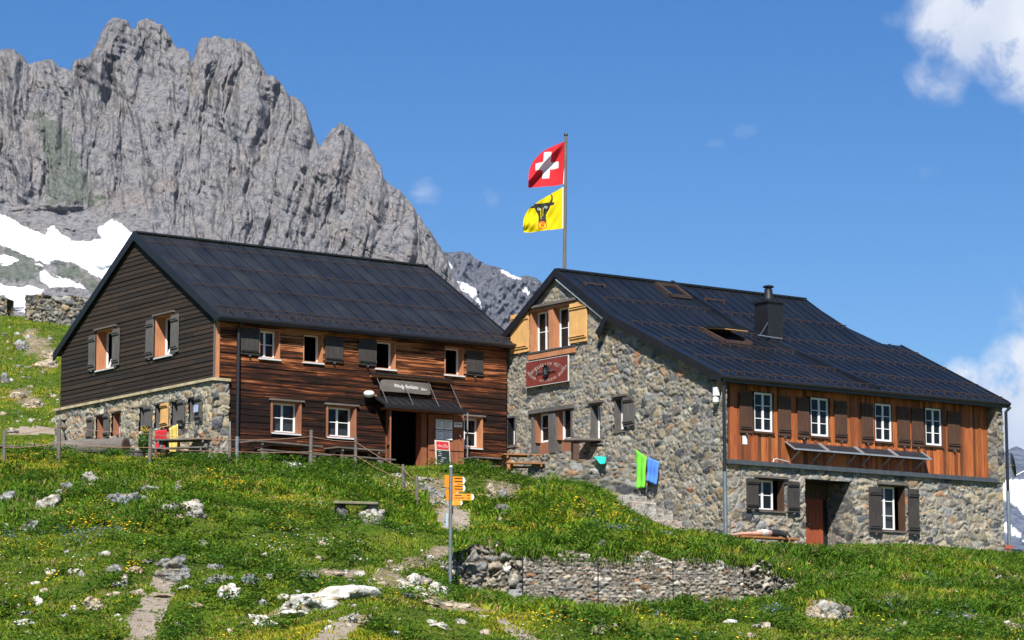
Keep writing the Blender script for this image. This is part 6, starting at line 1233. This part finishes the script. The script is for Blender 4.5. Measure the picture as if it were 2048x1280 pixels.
# ------------------------------------------------------------ signpost
g = ghit(900, 1192, 60, 66) if False else Vector(at(900, 1192, 63.2)); gzz = gz(g.x, g.y); t = thing('signpost', 'galvanised pole with orange hiking arrows in the foreground', 'signpost', (g.x, g.y, gzz)); kk = 63.2 / FPX
H_ = (1192 - 935) * kk + (g.z - gzz); Zp = lambda py: (1192 - py) * kk + (g.z - gzz)
MB().tube([(0, 0, -.3), (.012, 0, H_)], .041, 12).build('pole', M['pipe'], t); MB().lathe((.012, 0, H_), [(.046, 0), (.046, .03), (.02, .045)], 12).build('pole_cap', M['sill'], t)
mo = plain('signal orange', (.78, .27, .008), .5, var=.06)
def arrow(z0, z1, L, ang, flip=1, name='arrow_sign', lines=2, x0=.05, tipped=True):
    tf = lambda x, y, z: ((x0 + x) * cos(ang) * flip - y * sin(ang), (x0 + x) * sin(ang) * flip - .02 + y * cos(ang), z); h = z1 - z0; tip = h * .42 if tipped else 0
    mb = MB(tf); mb.poly([(0, -.02, z0), (L - tip, -.02, z0), (L - tip, -.02, z1), (0, -.02, z1)], .015, (0, -1, 0)); o = mb.build(name, mo, t)
    if not tipped: return
    mb = MB(tf); mb.poly([(L - tip + .002, -.02, z0), (L - tip * .45, -.02, z0 + h * .08), (L, -.02, (z0 + z1) / 2), (L - tip * .45, -.02, z1 - h * .08), (L - tip + .002, -.02, z1)], .015, (0, -1, 0)); mb.build('arrow_tip', M['white'], o)
    mb = MB(tf)
    for i in range(lines):
        zz = z1 - h * (i + .75) / (lines + .5); 
        for a, b in ((.05, .05 + (.16 if i == 0 else .22)), (L * .66, L * .80)): mb.box(a, min(b, L - tip), -.026, -.022, zz, zz + h * .10)
    if lines: mb.build('print', M['black'], o)
arrow(Zp(1001), Zp(988), .50, R(6)); arrow(Zp(968), Zp(953), .33, R(28), lines=2); arrow(Zp(983), Zp(969), .33, R(28), lines=2)
arrow(Zp(1011.5), Zp(1002), .24, -R(8), lines=0); arrow(Zp(988), Zp(983.5), .13, R(30), lines=0)
arrow(Zp(976), Zp(951), .115, R(35), flip=-1, lines=0, tipped=False); arrow(Zp(1002), Zp(980), .075, R(35), flip=-1, lines=0, tipped=False)
MB().box(.06, .11, -.05, -.045, Zp(1009), Zp(1002.5)).build('green_sticker', plain('green sticker', (.2, .7, .1), .5), t); MB().box(.04, .07, -.04, .0, Zp(1028), Zp(1012)).build('bracket', M['iron'], t); MB().box(-.10, -.05, -.03, .0, Zp(1055), Zp(1027)).build('info_tag', plain('pale blue tag', (.35, .50, .60), .5), t)
# ------------------------------------------------------------ flags
PZ = 90.0; pb_ = at(1130, 545, PZ); pt_ = at(1133, 272, PZ); gp = gz(pb_[0], PZ); FPO = thing('flagpole', 'tall grey wooden flagpole rising behind the ridge of the stone hut', 'flagpole', (float(pb_[0]) - .02, PZ, gp))
tx = float(pt_[0] - pb_[0]); MB().tube([(-.1, 0, 0), (0, 0, pb_[2] - gp), (tx, 0, pt_[2] - gp)], [.085, .065, .048], 10).build('pole', M['greyh'], FPO); MB().lathe((tx, 0, pt_[2] - gp), [(.055, 0), (.07, .03), (.05, .09), (.03, .1)], 10).build('finial', M['iron'], FPO)
def flag(name, label, top, bot, matf, mats, hoist, wob, seed, n=110):
    """top/bot: pixel outline of upper and lower edges from hoist to fly, on the plane of the pole"""
    tp = [np.array(at(a, b, PZ)) for a, b in top]; bt_ = [np.array(at(a, b, PZ)) for a, b in bot]
    def crv(P, s):
        d = [0]; 
        for i in range(1, len(P)): d.append(d[-1] + np.linalg.norm(P[i] - P[i - 1]))
        d = np.array(d) / d[-1]; P = np.array(P); return np.stack([np.interp(s, d, P[:, k]) for k in range(3)], -1)
    s = np.linspace(0, 1, n + 1)
    sm = lambda P: (lambda c: np.stack([np.convolve(np.pad(c[:, k], 8, mode='reflect', reflect_type='odd'), np.ones(17) / 17, 'valid') for k in range(3)], -1))(crv(P, s))
    T_, B_ = sm(tp), sm(bt_); U, Vv = np.meshgrid(s, np.linspace(0, 1, n + 1)); P = T_[None] * (1 - Vv[..., None]) + B_[None] * Vv[..., None]
    P[..., 1] += wob(U, Vv) * np.clip(U * 4, 0, 1); o0 = P[0, 0].copy(); P = (P - o0).reshape(-1, 3); id_ = np.arange((n + 1) ** 2).reshape(n + 1, n + 1)
    F = np.stack([id_[:-1, :-1], id_[:-1, 1:], id_[1:, 1:], id_[1:, :-1]], -1).reshape(-1, 4); Q = T_[None] * (1 - Vv[..., None]) + B_[None] * Vv[..., None]; Q = ((Q[:-1, :-1] + Q[1:, 1:]) / 2).reshape(-1, 3); uc, vc = pxy(Q[:, 0], Q[:, 1], Q[:, 2])
    me = npmesh(name, P, F, mi=matf(uc, vc)); o = link(name, me, mats, smooth=True); o.location = tuple(o0); tag(o, label, 'flag'); MB().tube([tuple(P[0] + np.array([.0, -.01, 0])), tuple(P[n * (n + 1)] + np.array([.0, -.01, 0]))], .018, 6).build('hoist_band', M['white'], o); return o
def fmat(name, c):
    def fn(t, b):
        b.inputs['Base Color'].default_value = (*c, 1); tr = nd(t, 'ShaderNodeBsdfTranslucent'); tr.inputs[0].default_value = (*c, 1); mx = nd(t, 'ShaderNodeMixShader', {0: .35, 1: b.outputs[0], 2: tr.outputs[0]}); t.links.new(mx.outputs[0], t.nodes['Material Output'].inputs[0])
    return mat(name, rough=.8, spec=.1, fn=fn)
fr_, fw_, fy_, fk_, fo_ = fmat('flag red', (.70, .035, .045)), fmat('flag white', (.80, .80, .80)), fmat('flag yellow', (.84, .66, .010)), fmat('flag charcoal', (.060, .065, .055)), fmat('flag orange', (.88, .17, .03))
def cross(u, v):
    return (inpoly(u, v, [(1088, 305), (1103, 304), (1098.5, 355), (1084.5, 356)]) | inpoly(u, v, [(1071, 328), (1117, 320), (1117.5, 334), (1071, 342)])).astype(int)
flag('flag', 'red flag with a white cross flying above the yellow one', [(1133, 281), (1110, 290), (1085, 303), (1066, 322), (1058, 341)], [(1127, 368), (1105, 371), (1080, 373), (1056, 374)], cross, [fr_, fw_], 0, lambda u, v: (lambda t: .34 * (t * t * (3 - 2 * t)))(np.clip((v - (.06 + .72 * u) + .11) / .22, 0, 1)) - .25 * v + .04 * np.sin(u * 9), 1)
def bull(u, v):
    x = (u - 1040) * 5.82; y = (v - 260) * 5.82; m = np.zeros(u.shape, int)
    for P in ([(165, 865), (185, 860), (240, 857), (300, 850), (345, 846), (368, 850), (352, 880), (345, 912), (320, 952), (302, 992), (302, 1040), (308, 1078), (270, 1088), (212, 1085), (218, 1040), (208, 980), (188, 942), (165, 900)],
              [(325, 862), (350, 838), (364, 800), (362, 768), (338, 744), (356, 740), (380, 768), (384, 812), (368, 850), (345, 868)], [(156, 880), (154, 852), (168, 846), (182, 866), (195, 885), (172, 895)], [(108, 892), (165, 882), (168, 908), (125, 908)],
              [(352, 852), (385, 838), (404, 848), (388, 878), (350, 884)]): m[inpoly(x, y, P)] = 1
    for cx, cy in ((218, 918), (301, 900)): d_ = np.hypot((x - cx) / 19, (y - cy) / 14); m[(d_ < 1) & (d_ > .45)] = 3
    for P in ([(236, 912), (245, 912), (249, 1035), (241, 1035)], [(266, 905), (275, 905), (268, 1000), (260, 1000)]): m[inpoly(x, y, P)] = 0
    d_ = np.hypot((x - 262) / 56, (y - 1112) / 50); m[(d_ < 1) & ((y > 1080) | (d_ > .6))] = 2; m[(d_ < .72) & (d_ > .42) & (y > 1090)] = 0; return m
flag('flag', 'yellow flag with a black bull head and red nose ring flying below the red one', [(1126, 374), (1105, 386), (1080, 401), (1058, 416), (1048, 432), (1046, 450)], [(1126, 457), (1100, 460), (1075, 463), (1060, 465), (1047, 464)], bull, [fy_, fk_, fo_, fw_], 0, lambda u, v: .06 * np.sin((u * 1.3 + v * 1.0) * 2 * pi + 1.2) * (.3 + .7 * u) + .012 * np.sin((u * 4 - v * 3) * 2 * pi), 2)
# ------------------------------------------------------------ bench with sunbather, second bench
x0, z0 = fhit(FB, 1478, 1079, -.62); x1, z1 = fhit(FB, 1590, 1087, -.62); zt = 5.17; p = FB.W((x0 + x1) / 2, -.62, 0); gzb = gz(p.x, p.y)
BL = x1 - x0 + .05; BN = thing('bench', 'honey-coloured wooden bench under the lower left window of the stone hut', 'bench', (p.x, p.y, zt - .42), YAW)
MB().box(-BL / 2, BL / 2, -.20, .20, .36, .42).build('seat', M['bench'], BN, bevel=.01)
for x in (-BL * .38, BL * .38): MB().box(x - .05, x + .05, -.16, .16, -.15, .36).build('leg', M['bench'], BN)
x2, z2 = fhit(FB, 1733, 1096, -.35); x3, _ = fhit(FB, 1815, 1101, -.35); p2 = FB.W((x2 + x3) / 2, -.35, 0); B2 = thing('bench', 'narrow grey plank bench under the lower right window of the stone hut', 'bench', (p2.x, p2.y, 4.75), YAW)
MB().box(-(x3 - x2) / 2, (x3 - x2) / 2, -.12, .12, .33, .38).build('seat', M['greyh'], B2)
for x in (-.5, .5): MB().box(x - .03, x + .03, -.1, .1, -.1, .33).build('leg', M['greyh'], B2)
# sunbather: prone, feet to the left, head and arms over the right end
skin = mat('skin', (.62, .33, .24), .55); PR = thing('person', 'person lying face down on a bench in white shorts and dark shirt, arms hanging', 'person', (p.x, p.y, zt), YAW)
def skinbody(name, nodes, edges, m, parent, root=0, lev=2):
    me = bpy.data.meshes.new(name); me.from_pydata([n[:3] for n in nodes], edges, []); me.update(); o = bpy.data.objects.new(name, me); COL.objects.link(o); sk = o.modifiers.new('skin', 'SKIN'); me.materials.append(m)
    for i, n in enumerate(nodes):
        v = me.skin_vertices[0].data[i]; rr = n[3]; v.radius = rr if isinstance(rr, tuple) else (rr, rr); v.use_root = (i == root)
    sd_ = o.modifiers.new('smooth', 'SUBSURF'); sd_.levels = lev; sd_.render_levels = lev; bpy.context.view_layer.update()
    m2 = bpy.data.meshes.new_from_object(o.evaluated_get(bpy.context.evaluated_depsgraph_get())); bpy.data.objects.remove(o); m2.name = name; r = link(name, m2, None, parent, smooth=True); return r
X0 = -BL / 2 - .02
nodes = [(X0 + 1.00, 0, .12, (.155, .11)), (X0 + 1.20, 0, .115, (.125, .095)), (X0 + 1.40, 0, .12, (.16, .105)), (X0 + 1.55, 0, .115, (.12, .08)), (X0 + 1.64, -.01, .10, .052), (X0 + 1.72, -.02, .065, .082), (X0 + 1.82, -.03, .02, .085)]
edges = [(0, 1), (1, 2), (2, 3), (3, 4), (4, 5), (5, 6)]
for s in (-1, 1):
    b = len(nodes); nodes += [(X0 + .92, s * .09, .10, .088), (X0 + .70, s * .095, .085, .075), (X0 + .50, s * .10, .065, .052), (X0 + .34, s * .10, .07, .056), (X0 + .12, s * .09, .05, .034), (X0 + .02, s * .09, .045, .036), (X0 - .10, s * .085, .03, .028), (X0 - .17, s * .08, .02, .018)]
    edges += [(0, b)] + [(b + i, b + i + 1) for i in range(7)]
    b = len(nodes); nodes += [(X0 + 1.50, s * .185, .11, .055), (X0 + 1.66, s * .215, .02, .045), (X0 + 1.76, s * .19, -.10, .036), (X0 + 1.78, s * .14, -.22, .033), (X0 + 1.70, s * .08, -.30, .024), (X0 + 1.66, s * .06, -.33, (.034, .016))]
    edges += [(3, b)] + [(b + i, b + i + 1) for i in range(5)]; hp = b + 5
    for j, (oy, ln) in enumerate(((-.028, .058), (-.009, .072), (.010, .068), (.028, .050))):
        b = len(nodes); nodes += [(X0 + 1.635, s * .06 + oy, -.352, .0095), (X0 + 1.63 - ln * .5, s * .06 + oy, -.372, .0085), (X0 + 1.63 - ln, s * .06 + oy, -.375, .007)]; edges += [(hp, b), (b, b + 1), (b + 1, b + 2)]
    b = len(nodes); nodes += [(X0 + 1.69, s * .06 - s * .04, -.335, .011), (X0 + 1.66, s * .06 - s * .058, -.36, .009)]; edges += [(hp - 1, b), (b, b + 1)]
body = skinbody('body', nodes, edges, skin, PR)
shn = [(X0 + 1.00, 0, .125, (.175, .13)), (X0 + 1.12, 0, .12, (.15, .115))]; she = [(0, 1)]
for s in (-1, 1): shn += [(X0 + .90, s * .09, .105, .105), (X0 + .76, s * .10, .095, .10)]; b = len(shn) - 2; she += [(0, b), (b, b + 1)]
skinbody('shorts', shn, she, plain('white patterned shorts', (.62, .63, .62), .9, var=.25, sc=30), PR)
tn = [(X0 + 1.10, 0, .12, (.150, .112)), (X0 + 1.22, 0, .12, (.145, .11)), (X0 + 1.40, 0, .125, (.18, .12)), (X0 + 1.54, 0, .12, (.14, .095))]; te = [(0, 1), (1, 2), (2, 3)]
for s in (-1, 1): tn += [(X0 + 1.51, s * .185, .11, .07), (X0 + 1.64, s * .215, .03, .062)]; b = len(tn) - 2; te += [(3, b), (b, b + 1)]
skinbody('shirt', tn, te, plain('black shirt', (.008, .012, .018), .9), PR)
v, f = ICO[3]; hv = v * np.array([.105, .095, .098]) * (1 + .12 * (fbm(v[:, 0] * 4, v[:, 1] * 4 + v[:, 2] * 3, 3, 3) - .5))[:, None]; hv = hv[:, :]; o = link('hair', npmesh('hair', hv, f), plain('dark brown hair', (.018, .011, .007), .7), PR, smooth=True); o.location = (X0 + 1.80, -.03, .052)
g = FB.W(x0 - .18, -.5, zt - .28); o = rock(1470, 1090, 26, 16, label='brownish stone at the left end of the honey-coloured bench', col='warm', Y=77.4)
# ------------------------------------------------------------ satellite dish, reel post
q = fhit(FB, 2018, 930, .3); sdh = MB(None, 0); sd_t = thing('satellite_dish', 'dark satellite dish seen nearly edge-on at the far corner of the stone hut', 'satellite dish', tuple(FB.W(11.5, .2, 7.9)), YAW)
vv = []; n = 20; ax = Vector((.80, -.60, .16)).normalized(); s1_ = ax.cross(Vector((0, 0, 1))).normalized(); s2_ = s1_.cross(ax); c0 = Vector((.32, .0, -.05)); mb = MB(); P = [tuple(c0)]; F = []
for k_ in (1, 2, 3):
    for i in range(n): t_ = 2 * pi * i / n; rr = .36 * k_ / 3; P.append(tuple(c0 + s1_ * cos(t_) * rr + s2_ * sin(t_) * rr * 1.05 + ax * (.45 * rr * rr)))
for i in range(n): F.append((0, 1 + i, 1 + (i + 1) % n))
for k_ in (0, 1):
    for i in range(n): a = 1 + k_ * n; F.append((a + i, a + n + i, a + n + (i + 1) % n, a + (i + 1) % n))
mb.add(P, F); o = mb.build('dish', M['gutter'], sd_t); md = o.modifiers.new('thickness', 'SOLIDIFY'); md.thickness = .012
MB().tube([(-.25, -.1, -.15), (.05, 0, -.12), tuple(c0)], .025, 8).build('mount', M['alu'], sd_t); MB().tube([tuple(c0 - s2_ * .34 + ax * .05), tuple(c0 + ax * .62 - s2_ * .14)], .014, 6).build('feed_arm', M['alu'], sd_t); MB().tube([tuple(c0 + ax * .62 - s2_ * .14), tuple(c0 + ax * .54 - s2_ * .1)], .035, 8).build('receiver', M['sill'], sd_t)
g = at(2017, 1128, 82.5); t = thing('reel_post', 'rust-red post with two round grey reels at the far corner of the stone hut', 'post', (g[0], g[1], g[2] - .1)); mp = plain('rust red paint', (.34, .075, .035), .7, var=.3)
MB().box(-.05, .05, -.05, .05, -.4, .58).build('post', mp, t); MB().box(-.10, .13, -.08, .08, .55, .66).build('bracket', mp, t)
for x_ in (.16, .30): MB().tube([(x_, -.06, .42), (x_ + .02, .04, .42)], .125, 18).tube([(x_, -.08, .42), (x_ + .02, .06, .42)], .05, 12).build('reel', M['gutter'], t)

# ------------------------------------------------------------ surface albedos, brought to the level metered for this exposure
LEV = {'grass blades': .80, 'petals': 1, 'white paint': .9, 'grey sill paint': .9, 'window glass': 1, 'gravel path': .85, 'skin': .8, 'limestone cliff': .80, 'far rock': .8, 'scree with painted shade': .85, 'boulder': .82, 'fresh pine shutter': 1.1, 'orange larch': .85, 'signal orange': .9,
       'flag red': .95, 'flag white': .95, 'flag yellow': .95, 'flag orange': 1, 'roof metal': .55, 'roof metal weathered': .62, 'alpine turf': .85, 'green towel': .95, 'blue shirt': .95, 'teal cloth': .95, 'red cloth': .9, 'yellow cloth': .9}
def level(m, k):
    t = m.node_tree
    for n in list(t.nodes):
        s = n.inputs['Base Color'] if n.type == 'BSDF_PRINCIPLED' else n.inputs['Color'] if n.type == 'BSDF_TRANSLUCENT' else None
        if s is None: continue
        if s.is_linked:
            src = s.links[0].from_socket; h = t.nodes.new('ShaderNodeHueSaturation'); h.inputs['Value'].default_value = k; t.links.new(src, h.inputs['Color']); t.links.new(h.outputs[0], s)
        else: c = s.default_value; s.default_value = (c[0] * k, c[1] * k, c[2] * k, 1)
for m in bpy.data.materials:
    if m.use_nodes: level(m, LEV.get(m.name, .72))
